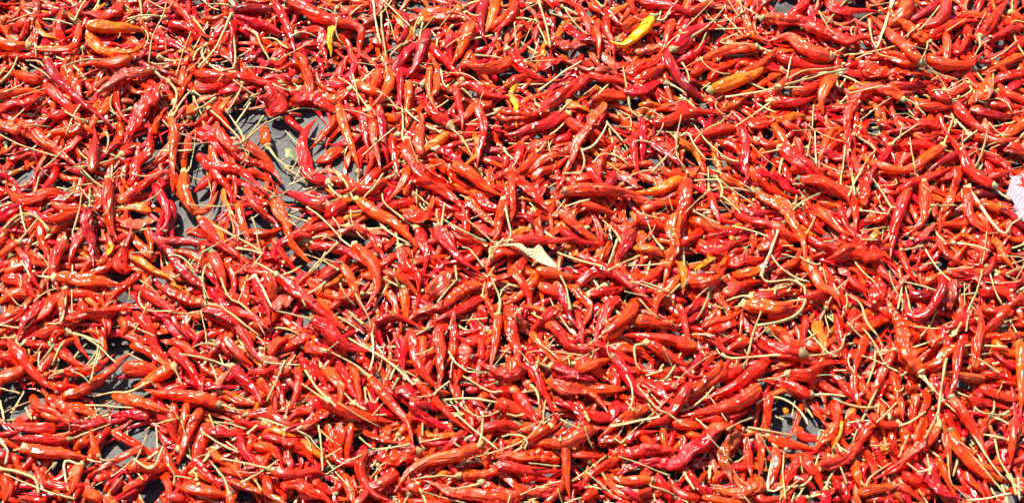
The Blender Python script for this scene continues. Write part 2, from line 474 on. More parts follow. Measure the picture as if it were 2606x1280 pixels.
def tag(o, label, cat=None, group=None, kind=None):
    o['label'] = label
    if cat: o['category'] = cat
    if group: o['group'] = group
    if kind: o['kind'] = kind

# ------------------------------------------------------------------ ground and the sheet the chillies dry on
me = bpy.data.meshes.new('ground')
me.from_pydata([(-60, -60, -0.016), (60, -60, -0.016), (60, 60, -0.016), (-60, 60, -0.016)], [], [(0, 1, 2, 3)])
me.materials.append(EARTH)
ground = bpy.data.objects.new('ground', me); COL.objects.link(ground)
ground['kind'] = 'structure'; ground['label'] = 'bare packed earth under the drying sheet'

nx, ny = 300, 240
gx, gy = np.meshgrid(np.linspace(-1.6, 1.6, nx), np.linspace(-1.3, 1.6, ny))
gz = np.zeros_like(gx)
for k in range(26):
    a = rng.uniform(0, math.pi); w = rng.uniform(20, 130)
    gz += 0.0026 / (w / 30) ** 0.7 * np.sin((gx * math.cos(a) + gy * math.sin(a)) * w + rng.uniform(0, 6.28)) * rng.uniform(0.3, 1)
gz = np.clip(gz, -0.005, 0.005) - 0.005
b = Batch()
i, j = np.meshgrid(np.arange(ny - 1), np.arange(nx - 1), indexing='ij')
q = np.stack([i * nx + j, i * nx + j + 1, (i + 1) * nx + j + 1, (i + 1) * nx + j], -1).reshape(-1, 4)
V = np.stack([gx, gy, gz], -1).reshape(-1, 3)
b.add(V, q, np.zeros((0, 3), int), np.ones_like(V), V)
sheet = b.build('drying_sheet', [SHEET])
tag(sheet, 'dark grey crinkled sheet spread under all the chillies', 'sheet')

# ------------------------------------------------------------------ what was measured from the photograph
# @x,y: corner of a sheet of measurements; colour+level width skin;centreline;stalk;words   (-level width;centreline = loose stalk)
TRACE = """
@0,0
d3 95 s;350,460 430,600 540,710 680,830 860,965;330,500 290,460 190,455;straight dark crimson
a4 110 s;650,210 780,212 920,222 1060,240 1100,290;;fat upper half of orange loop
a4 85 w;650,275 720,350 820,400 960,405 1060,355 1090,290;;amber curved
r3 62 s;592,205 585,290 545,360 460,388 330,388 215,370;592,205 530,140 460,65;hooked
o2 115 w;200,345 100,340 -80,345;200,320 235,270;
o2 115 w;525,430 515,540 560,660 605,750;;
o1 105 s;980,430 850,470 700,470 590,500;;
p2 85 w;1150,535 1000,555 860,620 760,690 670,765;1150,535 1200,580 1260,610 1320,680;arched wrinkled
r2 62 s;935,600 880,680 880,790 920,890 990,950;;thin bowed
r2 125 k;1180,640 1130,760 1060,860 990,960 930,1090;;broad flattened
r1 110 s;310,600 200,580 95,540;;
o1 85 s;-40,705 100,695 230,680;;
r1 70 w;-20,850 80,780 220,760;;
o2 115 w;-10,930 120,965 240,1000 350,1070 440,1150 590,1255;;
r3 85 s;690,1290 700,1150 715,1040 702,935;;upright
o2 75 w;585,850 590,950 500,995 345,995;;
r1 95 s;330,640 430,720 520,800 560,880;;
r2 65 w;1110,920 1135,1020 1120,1130 1060,1200 985,1275;;
d2 65 s;980,395 1060,480 1180,525 1310,570;;
c1 80 w;1140,280 1220,310 1330,345;;
r1 100 w;900,20 860,90 780,130 680,100;;
r0 110 s;370,870 470,850 530,820;;
r1 100 k;610,1020 540,1090 470,1150 380,1260;;
o1 90 s;830,740 780,820 720,880;;
-3 24;1245,20 1220,120 1140,280 1112,470
-3 20;1294,20 1235,70 1080,-10
-2 30;650,-10 590,90 555,160
-3 20;-10,1005 150,1085 430,1175
-2 16;95,900 180,820 290,745
-2 16;230,880 310,800 390,710
-1 18;-10,210 110,150 265,95
-1 14;940,170 1055,120
-2 16;320,145 440,160 545,190
-2 14;90,740 220,700 350,660
-2 16;330,1255 420,1180 500,1100
-1 12;520,-10 580,80
-2 22;1060,200 1110,280 1060,400
@430,0
d3 75 w;470,150 480,270 470,380 470,480;490,480 420,525 340,550;upright dark
c3 95 w;490,140 620,165 740,200 860,260;;
d2 85 s;480,75 600,60 740,70 900,75;;
r3 75 s;780,25 850,130 900,240 930,350 950,420;780,25 760,-20;long bowed
r3 70 w;-10,15 100,90 180,200 300,290 420,255;;
r2 95 w;0,190 100,190 160,230 180,260;;
o2 85 w;965,400 1010,500 1060,600 1060,700;;
r3 100 s;900,20 1020,80 1140,140 1310,180;900,20 830,-20;
r3 85 w;960,270 1060,235 1140,260 1160,400 1190,540;960,270 940,230;hooked
y3 75 w;1240,130 1215,230 1210,330 1215,440;1240,130 1250,60 1294,20;mottled yellow
r2 115 s;200,560 320,570 450,580;;
r3 75 w;180,490 150,560 110,640 60,780;;
r2 70 w;500,550 600,590 700,620 800,630;500,550 440,540;
r3 170 k;830,650 800,720 770,790 740,880;830,650 880,640;broad crumpled glossy
r2 115 w;920,760 1030,730 1150,770 1250,830;;
r2 80 s;870,880 940,940 1030,1010;810,890 740,920;
r3 90 s;1105,900 1030,990 1000,1080 1020,1200 1050,1275;;boomerang-shaped smooth
o3 105 s;580,1070 660,1140 740,1210 810,1300;580,1070 520,960 420,815;
o3 85 s;735,1100 725,1030 715,950;735,1100 800,1180 900,1265;short blunt
r2 85 w;300,820 400,900 450,960 500,1010;510,1020 560,1110 590,1180;
o2 75 w;1240,880 1200,980 1120,1060 1050,1130;;twisted
r2 115 k;220,970 330,1040 420,1150 440,1270;;
r3 85 w;360,970 440,1080 530,1180 680,1275;;
d1 90 k;700,370 620,430 540,470;;
o2 85 s;20,900 40,1020 30,1150 30,1270;20,890 90,770 190,660 235,690;upright
c2 85 w;440,1290 320,1250 210,1180;;
r1 95 w;200,640 270,660 390,640;;
r2 100 s;1300,1120 1200,1180 1090,1220;;
y1 70 k;60,390 120,385 200,400;;
o1 70 k;30,470 120,470 160,500;;
-3 34;470,100 400,260 340,370 220,510
-3 24;600,220 660,270 690,340 755,455
-2 26;700,290 790,290 840,330 890,365
-2 14;830,440 950,380 1080,305
-2 16;165,240 110,370 60,540 20,600
-2 14;290,170 230,290 185,370
-3 20;480,600 560,660 650,720
-3 30;610,770 570,830 500,930
-3 28;735,910 640,990 560,1060 480,1090
-3 22;710,870 640,960 580,1040
-2 14;870,980 965,1080
-2 18;200,980 190,1100 160,1265
-2 16;245,0 320,60 380,80
-1 14;410,750 530,690
-2 34;-10,600 60,690 40,800 0,860
-2 34;190,830 270,790 350,740
-2 18;880,840 1000,810 1160,830
@860,0
o3 130 w;640,170 760,120 880,115 1000,160;640,170 615,260 610,310;bent like a roof
o3 115 s;1000,165 960,280 910,390 840,500;;
d3 85 s;1100,-20 1070,110 1070,220 1120,350;;
a3 105 s;1180,-10 1160,110 1120,220;;
r3 70 s;-20,175 100,195 175,240 165,340 170,420 250,470;;
r2 65 s;20,270 80,340 110,430;;
r2 85 w;700,350 780,440 870,530 960,580;;
d2 90 s;680,230 640,340 600,450 570,520;;
d2 85 s;600,330 520,400 450,480 420,520;;
o3 100 s;380,520 380,620 330,720 280,780;;
o2 85 s;300,520 290,590 260,650;;
o3 90 s;150,620 220,670 290,690;300,690 380,740 450,830;
c3 75 w;465,520 460,640 470,770;;
o3 90 s;530,610 530,720 510,840;;
r3 120 w;830,940 760,880 690,820 620,760;850,960 930,1030 990,1130 1040,1265;
o3 95 s;560,1250 525,1160 520,1060;490,1050 490,940 480,800;
o3 100 s;620,1160 610,1060 630,900;;
r2 70 w;690,720 740,650 740,520;;
o2 65 s;690,500 680,600 690,720;;
r3 60 s;880,660 905,780 930,900 930,980;;thin upright
r3 75 s;900,640 1010,650 1120,710 1310,740;900,640 960,690 1010,740;
r2 110 s;1310,440 1190,500 1060,510;;
o2 85 s;910,500 980,480 1050,520;;
o3 80 s;0,800 50,960 100,1100 160,1280;;long
r3 75 w;240,850 270,1000 290,1130 320,1290;240,840 180,740 90,630 0,580;
c3 70 s;310,800 330,950 350,1100 380,1270;;
r2 75 w;170,840 190,960 230,1120;;
r2 75 w;400,1010 420,1120 440,1270;;
r3 75 s;1030,760 1060,860 1090,980 1060,1150 1040,1265;;
o2 85 w;1140,780 1030,810 950,880;;
c3 80 w;750,1130 850,1190 1000,1290;750,1130 670,1105;glossy white-streaked
a2 90 s;830,1000 750,1060 670,1100;;
a2 75 s;1050,1020 1050,1150 1030,1180;;
r3 100 w;1200,840 1260,860 1320,870;1190,840 1110,870 1000,910;
c2 70 s;1190,990 1250,1000 1330,1030;;
r1 75 w;360,890 430,890 480,860;;
c2 60 w;130,420 110,560 130,640;;
r1 90 s;830,230 840,290 830,360;;
y2 55 k;420,100 460,160 490,210;;
a3 75 k;560,210 540,260 500,340;;
-3 26;265,-10 280,150 320,330
-3 28;325,60 330,220 360,430
-3 18;330,0 440,100 540,200
-2 18;350,40 400,200 430,310
-2 12;240,475 350,400 480,330
-3 14;420,960 300,1060 180,1170
-3 12;500,960 550,1090 600,1220
-2 18;630,475 780,490
-2 18;700,230 740,290 740,350
-3 20;770,520 790,620 850,690
-2 14;830,545 960,560 1090,640
-2 14;800,360 900,290 1000,250
-2 12;1170,690 1294,620
-2 16;960,935 1100,940 1230,950
-2 14;900,990 1060,995
-2 12;140,470 290,495
-2 12;180,570 280,550
-2 14;660,1260 780,1225
-2 20;110,560 140,680 160,790
@1290,0
y3 100 s;1090,150 1020,230 940,310 860,350 770,320;1090,150 1170,150 1220,80 1290,-10;bright yellow
o3 90 s;1240,150 1210,240 1180,350;;
r3 85 s;870,200 960,150 1110,90;;
r3 85 w;530,30 560,110 600,180 620,240;;
r2 75 s;740,120 750,240 790,320;;
o2 80 s;680,150 670,230 690,290;;
r3 75 w;720,60 790,130 870,190;720,60 660,0;
c2 90 k;420,200 520,250 600,290 710,300;;
r3 100 w;10,380 80,470 180,560 290,600;10,370 0,330;
b2 110 k;330,300 450,340 600,340;;
r3 100 w;620,590 480,660 380,750 200,870;;
r2 75 s;610,560 720,590 830,600;;
r3 105 s;450,870 320,930 180,970 -20,1015;470,850 400,950 320,1015;smooth bright scarlet
r3 70 w;730,785 640,920 550,1040 430,1220;;long straight scarlet with dotted shine
r2 90 s;450,900 560,960 660,990;;
r2 110 w;200,860 100,870 -20,850;;
r2 105 w;-20,950 100,920 190,870;;
r1 80 s;-20,650 60,600 130,575;;
r2 100 w;660,740 780,720 900,720;;
c3 105 w;870,700 1000,680 1140,620;;
r2 95 w;900,550 1000,500 1130,430;;
r3 90 s;1000,590 1090,540 1190,500;;
d3 100 s;1190,400 1240,500 1290,600 1340,680;;
c3 85 w;1000,880 1010,990 1020,1100 1010,1180;1000,880 930,830 900,680 870,500;
r2 75 s;960,980 950,1090 970,1260;;
d2 75 s;1070,1070 1180,1140 1310,1240;;
r2 65 w;830,1060 760,1130 660,1265;;
r2 80 w;650,990 720,1050 800,1100;;
r2 95 s;110,1060 95,1120 80,1180;;
o2 75 s;280,1130 200,1180 110,1270;;
o2 75 s;380,1150 270,1200 180,1280;;
y2 55 w;75,650 40,730 70,810;85,640 280,630;short curved yellowish
a2 90 k;470,770 560,810 640,850;470,770 390,840;
r1 80 w;1090,930 1180,920 1290,880;;
p2 130 k;950,390 1060,380 1180,340;;
c2 110 w;1320,290 1250,370 1200,410;;
p2 110 k;280,1060 220,1090 160,1140;;
r1 130 k;230,480 330,470 440,450;;
r1 80 w;900,-10 930,60 960,110;;
r1 90 w;640,20 690,70 740,100;;
c1 100 s;1000,10 1120,30 1290,60;;
o1 90 s;870,230 950,210 1010,210;;
r1 100 w;40,0 60,90 20,150;;
-3 28;240,0 290,180 325,350
-3 22;210,140 260,250 300,340
-2 14;205,150 160,250 115,350
-3 26;560,460 440,530 350,600 240,680
-2 16;120,455 200,430 280,410
-2 12;240,290 210,390 170,480
-2 16;490,700 540,730 670,640
-3 26;740,910 800,980 870,1060
-3 20;800,950 930,955
-2 16;970,830 1040,810 1180,890
-2 18;960,1060 1010,1050 1080,1070
-2 16;640,1220 730,1150 900,1195
-2 16;310,1060 340,1210
-2 14;1120,985 1290,995
-2 14;1290,900 1265,1080
-2 16;60,170 70,350
-1 14;320,105 430,20
-2 16;100,95 180,50 290,10
-1 14;880,550 920,780
-2 16;840,830 920,880 930,960
@1720,0
o3 90 s;600,365 450,375 310,410 190,460 70,515;610,370 720,390;long tapering
a3 115 s;270,680 380,640 500,600 600,560 665,490;260,670 200,640;bright orange
o2 85 s;450,590 560,530 690,440 780,350;;
r3 110 w;650,160 760,150 880,170 1000,200 1120,260 1260,320;640,130 500,50 480,10;long dark red
o3 120 s;1150,430 1040,410 930,350 840,290 690,320;1160,410 1230,380 1294,340;broad smooth
d3 105 s;-30,540 60,620 190,740;;
r3 110 s;720,760 830,770 950,760 1050,720;710,760 640,820 520,900 440,950;
o3 95 s;1190,580 1120,660 1090,760 1100,870;1200,600 1230,660 1280,570;short fat leaning
r3 85 w;490,940 520,1050 520,1160 530,1290;;
r2 75 s;450,960 340,970 220,1000 130,1020;;
o2 80 s;730,930 780,1010 850,1110;;
r2 70 w;240,600 340,520 450,460;;
r2 75 w;650,880 560,930 700,920 810,850;;
r2 85 w;770,650 860,570 940,540;940,540 1120,520 1260,490;
r2 90 s;880,690 980,670 1090,620;;
r2 85 s;760,430 880,460 990,500 1080,510;;
c2 120 w;-20,380 60,310 170,230;200,230 290,150 370,55;ridged pinkish
o3 85 w;500,110 550,190 580,270;500,110 480,20;
r2 65 s;-10,880 150,850 370,860;;
r2 75 w;330,1060 430,1100 520,1180;;
o2 90 w;1230,950 1150,1040 1090,1160;;
r2 130 w;790,1110 880,1170 980,1230 1030,1290;770,1120 640,1150;
r2 80 s;910,1040 930,1150;;
r2 80 w;560,1040 640,1060 700,1080;;
r2 100 s;990,10 920,70 870,110;;
c2 85 k;990,30 1010,100 1040,170;;
r2 85 w;1140,-10 1170,80 1240,140;;
o3 85 s;1290,840 1280,960 1290,1270;;
o2 90 w;570,690 490,740 410,800;;
r2 80 s;720,1200 800,1240 860,1280;;
r1 95 w;-10,60 60,80 110,110;;
a2 75 w;10,1040 80,1080 150,1150;90,1000 130,1080 220,1190;
r1 80 s;100,90 200,50 260,20;;
r2 85 w;810,900 860,940 900,960;;
a2 80 w;970,870 890,870 810,890;;
r2 75 w;1060,840 1100,810 1280,800;;
c1 90 w;-10,470 60,450 130,410;;
r1 100 w;110,560 180,520 240,500;;
c1 90 k;1200,30 1260,50 1310,70;;
-3 28;820,635 1000,590 1140,550 1290,520
-3 22;370,730 600,690 760,660 950,655
-2 16;290,220 520,215
-2 14;230,120 250,150 480,150
-3 24;140,940 230,1060 390,1190 470,1210
-3 22;230,240 180,350 140,390
-2 20;390,0 440,80 490,140
-2 16;330,920 430,840
-3 24;40,860 10,1010 10,1160 70,1265
-2 14;560,1080 650,1170 750,1250
-3 14;1030,790 1020,960
-2 16;960,920 1100,1010 1260,1065
-2 16;870,980 1010,970 1190,960
-2 16;1010,1020 980,1170 
-2 18;1040,980 1050,1230
-2 16;30,710 140,800
-2 14;300,680 350,720 200,790
-2 16;590,360 540,330 330,320 460,250
-2 18;1110,155 1160,240 1240,290
-2 14;1170,800 1270,800
-2 14;220,1190 370,1215
-2 14;290,-10 190,90 20,260
-3 18;1270,1090 1250,1270
-2 14;120,150 260,20
@2166,0
o3 100 s;520,470 420,380 300,280 200,190 140,120;530,480 640,550 800,600;
r3 90 w;10,810 70,720 180,675 280,690 380,750;390,740 470,780 560,870;arched
r3 95 s;560,430 640,480 760,500 880,490 990,400;;bowl-shaped smooth
r3 95 s;780,780 860,880 960,960 1100,1030;770,770 750,750;
r3 100 s;970,270 1040,180 1110,80 1190,-20;980,280 960,350;
o3 90 w;1300,420 1180,460 1090,500 990,550;;
r2 90 w;580,280 700,220 850,160;;
r2 110 s;720,-20 700,90 640,170 560,200;540,200 500,220;
d2 80 s;670,10 580,80 450,150;;
o2 130 s;440,-20 420,60 370,130;;
r2 85 w;-20,60 80,90 220,100 260,100;;
o2 100 w;580,310 480,250 390,180 320,120;580,320 560,390 530,440;
r2 90 s;-20,310 100,300 260,320;;
o2 120 w;490,470 370,440 240,420;240,420 190,380;
r3 110 k;60,520 200,530 340,560 540,560;;long flattened
d2 80 s;290,630 420,640 600,620;;
r2 80 s;500,790 620,800 790,780;;
o3 110 k;1040,590 990,670 940,740 880,790;;leaf-flat orange
r3 70 w;1010,780 1120,800 1310,800;1010,780 960,760;
d2 80 w;890,830 1000,850 1180,870;;
r3 110 s;590,660 650,710 710,740;;
r2 80 s;870,630 800,680 740,710;870,630 900,680 850,720 760,750;
o2 95 s;900,1020 1010,1040 1120,1060;880,1000 780,900 700,870;
r2 130 w;1120,1090 1210,1110 1310,1160;;
o3 90 s;490,1270 570,1180 680,1110;690,1090 720,1000 770,880;
d3 60 s;820,1140 720,1190 600,1265;;
c3 75 w;300,1090 240,1180 170,1275;310,1070 380,1010 500,930;
r2 95 s;370,1090 440,1090 530,1080;;
r3 75 s;700,990 770,1080 830,1150 900,1280;;
r2 70 w;640,960 560,920 450,960 280,990;;
r3 70 w;20,800 30,920 20,1040;;
r2 65 w;30,1010 130,1030 180,1110;180,1120 140,1170 80,1265;
o2 75 s;30,1090 20,1180 30,1280;;
o2 80 s;710,250 720,350 710,450;;
r2 70 w;800,290 790,400 850,340 ;;
r2 65 w;870,190 890,280 930,290;;
r2 95 w;1290,200 1180,240 1030,300;;
r2 85 s;1310,300 1230,350 1150,400;;
r2 80 w;470,1010 560,1030 640,1010;;
o2 100 w;1200,100 1260,140 1310,170;1210,90 1210,-10;
r2 85 w;1290,540 1200,570 1100,600;;
r2 80 s;1310,770 1240,730 1170,700;;
o2 90 s;1310,920 1240,970 1160,1010;;
c1 80 k;1150,680 1220,640 1300,610;;
r1 80 w;450,1060 530,1130;;
r1 90 w;980,1150 1060,1180 1150,1240;;
-3 36;310,10 250,200 195,360
-3 28;135,150 150,280 190,370
-3 22;-10,415 150,390 330,350
-3 26;-10,700 120,670 240,640
-3 16;510,515 640,560 750,740
-2 16;1240,310 1150,390 1050,450
-2 16;320,720 200,800 70,900
-3 20;440,1030 450,1130 480,1265
-2 16;390,830 520,920
-2 18;385,930 360,1040
-3 16;820,1090 960,1120 1110,1170
-2 14;870,1170 1000,1100 1130,1050
-2 16;850,570 930,650
-2 18;1030,920 1130,1010 1180,950
-2 14;960,190 1010,90
-2 14;80,470 200,470
-2 18;450,350 640,390
-2 14;840,980 830,1060
-2 16;1150,1210 1220,1220
-2 14;160,45 300,20
-2 14;300,860 430,850
-2 16;1100,270 980,330 960,340
@0,425
o3 95 s;810,100 805,230 810,360 840,470 890,580;830,100 840,-20;long smooth orange-red
r3 80 s;700,430 620,510 560,610 530,700 530,800;540,530 590,350 615,180;leaning
r2 110 s;500,560 430,640 400,740 400,810;;
d3 100 w;650,320 660,460 690,600 700,760;;dull maroon
r3 95 w;440,190 330,210 220,240 110,240 60,180 50,110;;J-shaped
r3 80 s;890,280 1000,200 1120,110 1294,20;;long diagonal
c3 85 s;1160,140 1210,240 1260,350 1240,450 1150,510;;crescent crimson
r3 100 w;960,800 910,720 920,610 970,520 990,430;;tapering upright with highlight
o3 100 w;420,840 560,850 700,860 820,880 930,890;420,840 300,820 260,800;long ridged with white wrinkles
r3 90 w;500,1140 640,1110 800,1080 950,1060 1110,1060;;long wrinkled horizontal
r3 75 s;1010,910 1130,970 1294,1030;;
r2 100 w;1160,880 1240,920 1310,960;;
a2 60 s;980,680 1060,710 1150,770 1270,830;;
o2 85 s;1090,440 1130,560 1130,680;;
d3 45 s;1100,450 1180,560 1294,700;;
r2 80 w;1060,800 1000,850 900,920 820,1020;;thin twisted
o3 80 w;490,920 470,1020 460,1150;460,1150 350,1170;
r2 75 s;430,-20 400,70 330,180;;
o2 75 s;390,270 470,310 570,320;;
r2 85 s;360,400 470,370 590,340;;
o2 75 s;390,490 450,430 590,390;;
r2 80 w;130,610 190,700 230,820;;
r2 70 w;280,420 310,540 360,680;;
o2 95 s;130,570 60,620 -20,680;130,570 200,490 290,380;
o2 80 s;40,790 130,750 260,720;;
r3 100 w;20,830 130,840 200,900 250,960;;
o2 110 s;240,930 100,950 -20,1030;;
o2 100 s;-20,1170 80,1120 170,1060;;
r2 100 w;320,1010 250,1080 180,1160;;
r2 105 s;470,960 390,1020 340,1090;;
r2 75 s;510,950 620,950 720,970 770,1020;;
r3 95 s;870,710 770,770 630,810;;
r2 100 s;1010,1110 1090,1170 1160,1250;;
o2 100 s;900,1130 940,1190 910,1265;1160,1265 1030,1210 920,1130;
r2 70 s;1180,560 1260,570 1320,565;;
a1 70 w;1130,330 1060,320 1000,310;;
p2 110 k;920,440 1040,420 1200,400;;
r2 80 s;740,200 740,290 700,330;;
r1 90 s;280,1260 420,1200 460,1180;;
r2 75 w;790,1140 800,1200 800,1265;;
o2 90 w;40,480 10,540 -20,590;;
o1 70 w;200,650 290,680 320,740;;
c2 90 w;-20,400 40,340 120,310;;
r1 90 w;1070,0 1010,90 960,140;;
r2 80 s;1180,1110 1240,1130 1320,1180;;
r1 90 s;600,1010 640,1080 690,1120;;
y2 45 k;820,560 830,610 790,660;;
-3 36;20,470 80,400 160,350 270,370 370,480
-3 24;480,185 590,140 690,130
-3 22;560,0 640,70 700,110
-2 22;480,250 540,200 600,180
-2 18;670,150 670,300
-2 14;640,265 720,255
-3 22;150,290 180,440 200,490
-2 30;-10,300 90,265
-2 18;20,40 100,30 180,20
-2 16;290,80 260,190
-3 14;535,920 540,1090
-2 16;700,945 840,950
-2 16;980,640 1150,640
-3 20;1130,820 1060,900 1040,1000 1100,1070 1290,1080
-2 26;-10,1180 180,1200 260,1130
-2 16;80,700 160,745
-2 16;970,900 970,1000
-2 22;590,-10 700,100 780,160
-2 14;850,80 940,60
-2 16;50,930 150,1040 230,1000
-2 14;890,10 830,80
-1 20;740,1250 720,1200
@430,425
o3 105 s;115,60 120,170 150,280 210,350 300,320 370,190;140,30 150,0;hooked smooth orange with pale cap
r3 85 s;310,20 380,90 440,150 470,240;;
r3 85 s;340,50 270,120 190,190;;
r3 55 s;360,80 330,190 300,280;;
o3 75 s;515,270 540,390 580,500 600,610;;
r3 95 s;240,400 320,520 440,620 540,690 620,760;620,760 660,690 680,630;long bright scarlet dotted with light
r3 75 s;-20,570 100,570 230,580 390,610;;
o3 85 s;300,740 200,680 110,640 10,630;270,750 250,850 270,990;
r3 100 s;330,660 380,780 420,900 430,930;440,960 530,1020 630,1110 720,1260;bold red tapering up to blunt end
d3 80 w;0,660 80,760 180,850 260,920;;
c3 90 w;290,900 340,970 420,1040;;
r2 90 w;-10,920 80,960 180,1000 260,1020;270,1020 400,1050 530,1150 680,1265;
r3 65 s;780,540 840,640 920,740 990,820;;
o3 95 w;790,250 840,370 900,520 950,620 1080,740;790,250 830,220 930,160;long with white highlight spots
r3 95 s;810,820 930,920 1080,1040 1310,1220;810,820 740,760 640,710;longest diagonal
c3 110 s;1150,290 1040,250 940,210 800,190;;
r3 75 s;590,20 690,70 810,130;;
r2 75 s;740,-20 800,60 850,140;;
r2 85 w;530,0 610,90 690,170 760,240;;
r2 80 w;570,160 640,270 740,380 790,420;;
r3 85 w;1310,400 1170,430 1050,470 920,500;;
r2 90 s;1000,560 1130,520 1290,490;1260,560 1150,520;
r2 90 s;1060,610 1150,600 1220,600;;
o3 110 w;1000,10 1080,80 1190,130;1190,130 1230,180 1294,230;
o3 110 s;730,800 770,880 780,970;;
r2 75 w;640,830 670,920 740,1050;640,790 700,900 770,1050;
r2 90 k;550,830 570,950 600,1070;;
r3 110 w;260,1080 380,1110 480,1180 600,1290;;
r2 80 s;-20,1120 60,1190 150,1280;;
r2 85 s;450,1060 540,1090 630,1120;;
o3 100 s;1080,1150 1180,1200 1270,1290;1080,1150 960,1110 800,1075;
r2 90 w;1310,930 1250,1010 1180,1080;;
r2 70 w;410,720 460,760 490,850;;
o2 95 w;20,720 0,790 60,830;40,830 110,770 160,690;
p3 90 k;930,940 870,1000 780,1080;;papery pink
r2 100 w;1040,850 1140,930 1230,980;;
c2 100 k;680,980 700,1050 690,1110;;
r1 90 w;150,740 230,770 290,800;;
a3 70 s;1294,810 1240,860 1160,900;;
r2 110 w;1310,260 1250,320 1160,380;;
a2 70 w;280,390 330,440 390,510;;
a2 60 s;420,150 410,210 420,260;;
r2 80 w;590,480 680,490 770,490;;
c2 90 k;690,680 770,670 830,700;;
r1 90 s;-10,40 40,80 30,200;;
c1 100 s;0,260 20,350 10,450;;
r1 110 w;130,500 200,490 250,500;;
r1 90 w;830,1140 900,1190 960,1220;;
r2 90 w;1130,830 1210,770 1290,720;;
r1 110 w;600,1190 690,1180 760,1140;;
y1 60 w;20,860 50,900;;
r2 100 w;1310,80 1220,90;;
c1 90 w;0,1220 80,1250 150,1290;;
-3 24;490,285 350,295 160,285 140,250
-3 36;870,0 960,60 1040,130
-3 26;490,610 600,620 700,650
-3 18;920,140 990,0
-3 16;690,150 800,210
-2 20;620,380 650,470 680,620 720,600
-2 18;450,330 490,480
-3 18;1030,300 1140,380 1290,530
-2 14;910,350 1030,305
-3 26;1270,570 1190,640 1040,800
-2 16;950,630 1130,690 1250,760
-2 16;515,1020 590,810
-3 26;-10,1080 120,1100 240,1080
-2 18;240,1080 280,1260
-2 16;1040,190 1110,160
-2 16;1230,10 1290,110
-2 24;1030,580 1070,640
-2 16;900,400 950,440
-2 18;120,890 150,960
-1 20;1270,1090 1230,1120
-2 16;230,820 300,990
-2 14;1150,280 1294,230
@860,425
o3 85 s;550,-20 500,90 450,170 380,250;;
r3 90 w;590,30 680,120 800,200 900,270 970,400;;long
r3 80 w;640,10 740,80 870,150;;
r3 105 s;870,-10 990,60 1110,170 1240,230;;long smooth bright red
o3 95 s;150,260 280,350 410,420 520,520 600,620;120,250 60,120 0,50;long diagonal with white streak
r3 100 w;590,460 640,560 660,660 650,800;570,450 450,360 350,270 330,200;
r3 90 w;750,460 810,560 900,690 1110,830;770,430 800,270;
r3 100 w;470,620 520,730 590,830 610,940;450,580 430,490;dull brick-red
o3 100 s;130,600 220,690 290,810 290,930 210,1060;90,590 0,520;
o3 80 s;30,730 100,850 160,1000 200,1090;220,1110 240,1180 250,1265;
o3 95 w;960,230 1040,310 1170,430;;
o2 95 s;1240,250 1210,400 1190,510;1170,560 1230,560 1294,510;
r3 80 s;730,220 780,280 880,320;;
b3 110 k;670,960 760,880 870,790;;dry leaf-like brick
o3 105 w;1050,880 900,960 750,1050 550,1120;;plump ridged
r2 80 s;1080,980 960,1050 800,1120 690,1160;1070,970 1100,860;
r3 70 w;880,1000 870,1130 880,1290;;upright with sharp tip
r3 75 s;270,1160 410,1120 520,1150 650,1220;;
o3 95 s;490,910 500,1000 510,1120;470,900 340,830;
o2 75 s;340,780 440,820 550,900;;
r2 80 s;10,630 100,660 230,760;;
p2 100 k;230,480 120,480 -20,510;;
c2 110 k;150,320 60,320 -20,350;;
o2 75 w;350,940 400,1000 450,1090;;
r2 80 w;440,650 370,700 310,740;;
a3 80 s;1200,1110 1190,1210 1190,1300;1200,1100 1215,990 1150,830;
o3 80 s;1150,680 1220,630 1310,630;1140,610 1230,590 1294,540;
r2 75 w;1310,780 1210,840 1110,900;;
r2 100 w;1080,610 1010,660 960,690;;
r2 90 s;360,100 250,160 120,160;;
r2 75 w;-20,130 60,110 150,170;;
o2 110 w;1000,880 940,920 880,950;;
r2 65 w;1100,980 1150,1060 1180,1130;;
r2 80 s;-10,960 50,970 110,930;;
o2 90 s;0,1190 60,1210 90,1260;;
r1 130 k;510,340 600,360 720,350;;
r1 100 s;300,20 260,70 230,100;;
r2 100 w;990,190 1080,260 1180,310;;
r1 80 w;560,110 610,100 670,140;;
r2 80 k;1060,1040 1090,1110 1100,1180;;
r1 100 w;1020,430 1080,470 1150,500;;
r2 60 s;240,510 290,600 330,650;;
r1 100 w;830,430 900,500 940,530;;
r1 100 s;880,350 940,380 960,430;;
o2 70 s;1260,1060 1270,1160 1290,1290;;
r1 75 w;400,310 450,280 540,260;;
r2 90 w;820,1190 770,1240 740,1280;;
-3 36;800,400 930,475 1110,560
-3 30;190,235 280,140 340,50
-2 14;0,240 110,180 210,90
-3 22;560,185 680,285
-2 20;590,170 585,270
-3 22;880,850 820,920 745,1010
-2 24;930,600 990,620 1090,750
-3 22;0,1120 100,1180 200,1250
-3 18;15,870 60,960 130,1040
-3 18;1290,880 1230,920 1200,1030
-2 16;1190,720 1120,820
-2 14;920,1150 1120,1130
-2 16;1005,1100 1090,1190
-3 40;80,1080 130,1130 190,1180
-2 16;990,390 1070,355
-2 20;350,1060 420,1110
-2 16;410,0 460,70
-2 14;830,70 850,120
-2 14;60,370 90,420
-1 14;550,620 560,680
-2 24;880,740 890,850
@1290,425
o3 115 s;450,190 580,180 720,180 880,200 1000,240 1100,280;440,210 420,215;long orange-red lying level
a3 110 s;1310,90 1190,150 1060,190 950,190;;
r3 75 s;600,0 680,100 750,210 840,310;;
o3 90 s;30,60 40,200 40,330 10,480;;
r3 95 k;10,20 110,130 220,240 360,370;;
o3 120 w;390,340 470,400 550,460 620,530;;
r3 75 s;560,270 660,300 780,340;;
d3 100 s;950,490 900,580 830,700;;dark maroon blunt
r3 85 s;-20,560 120,550 270,560 420,560 530,530;;straight with pale highlights
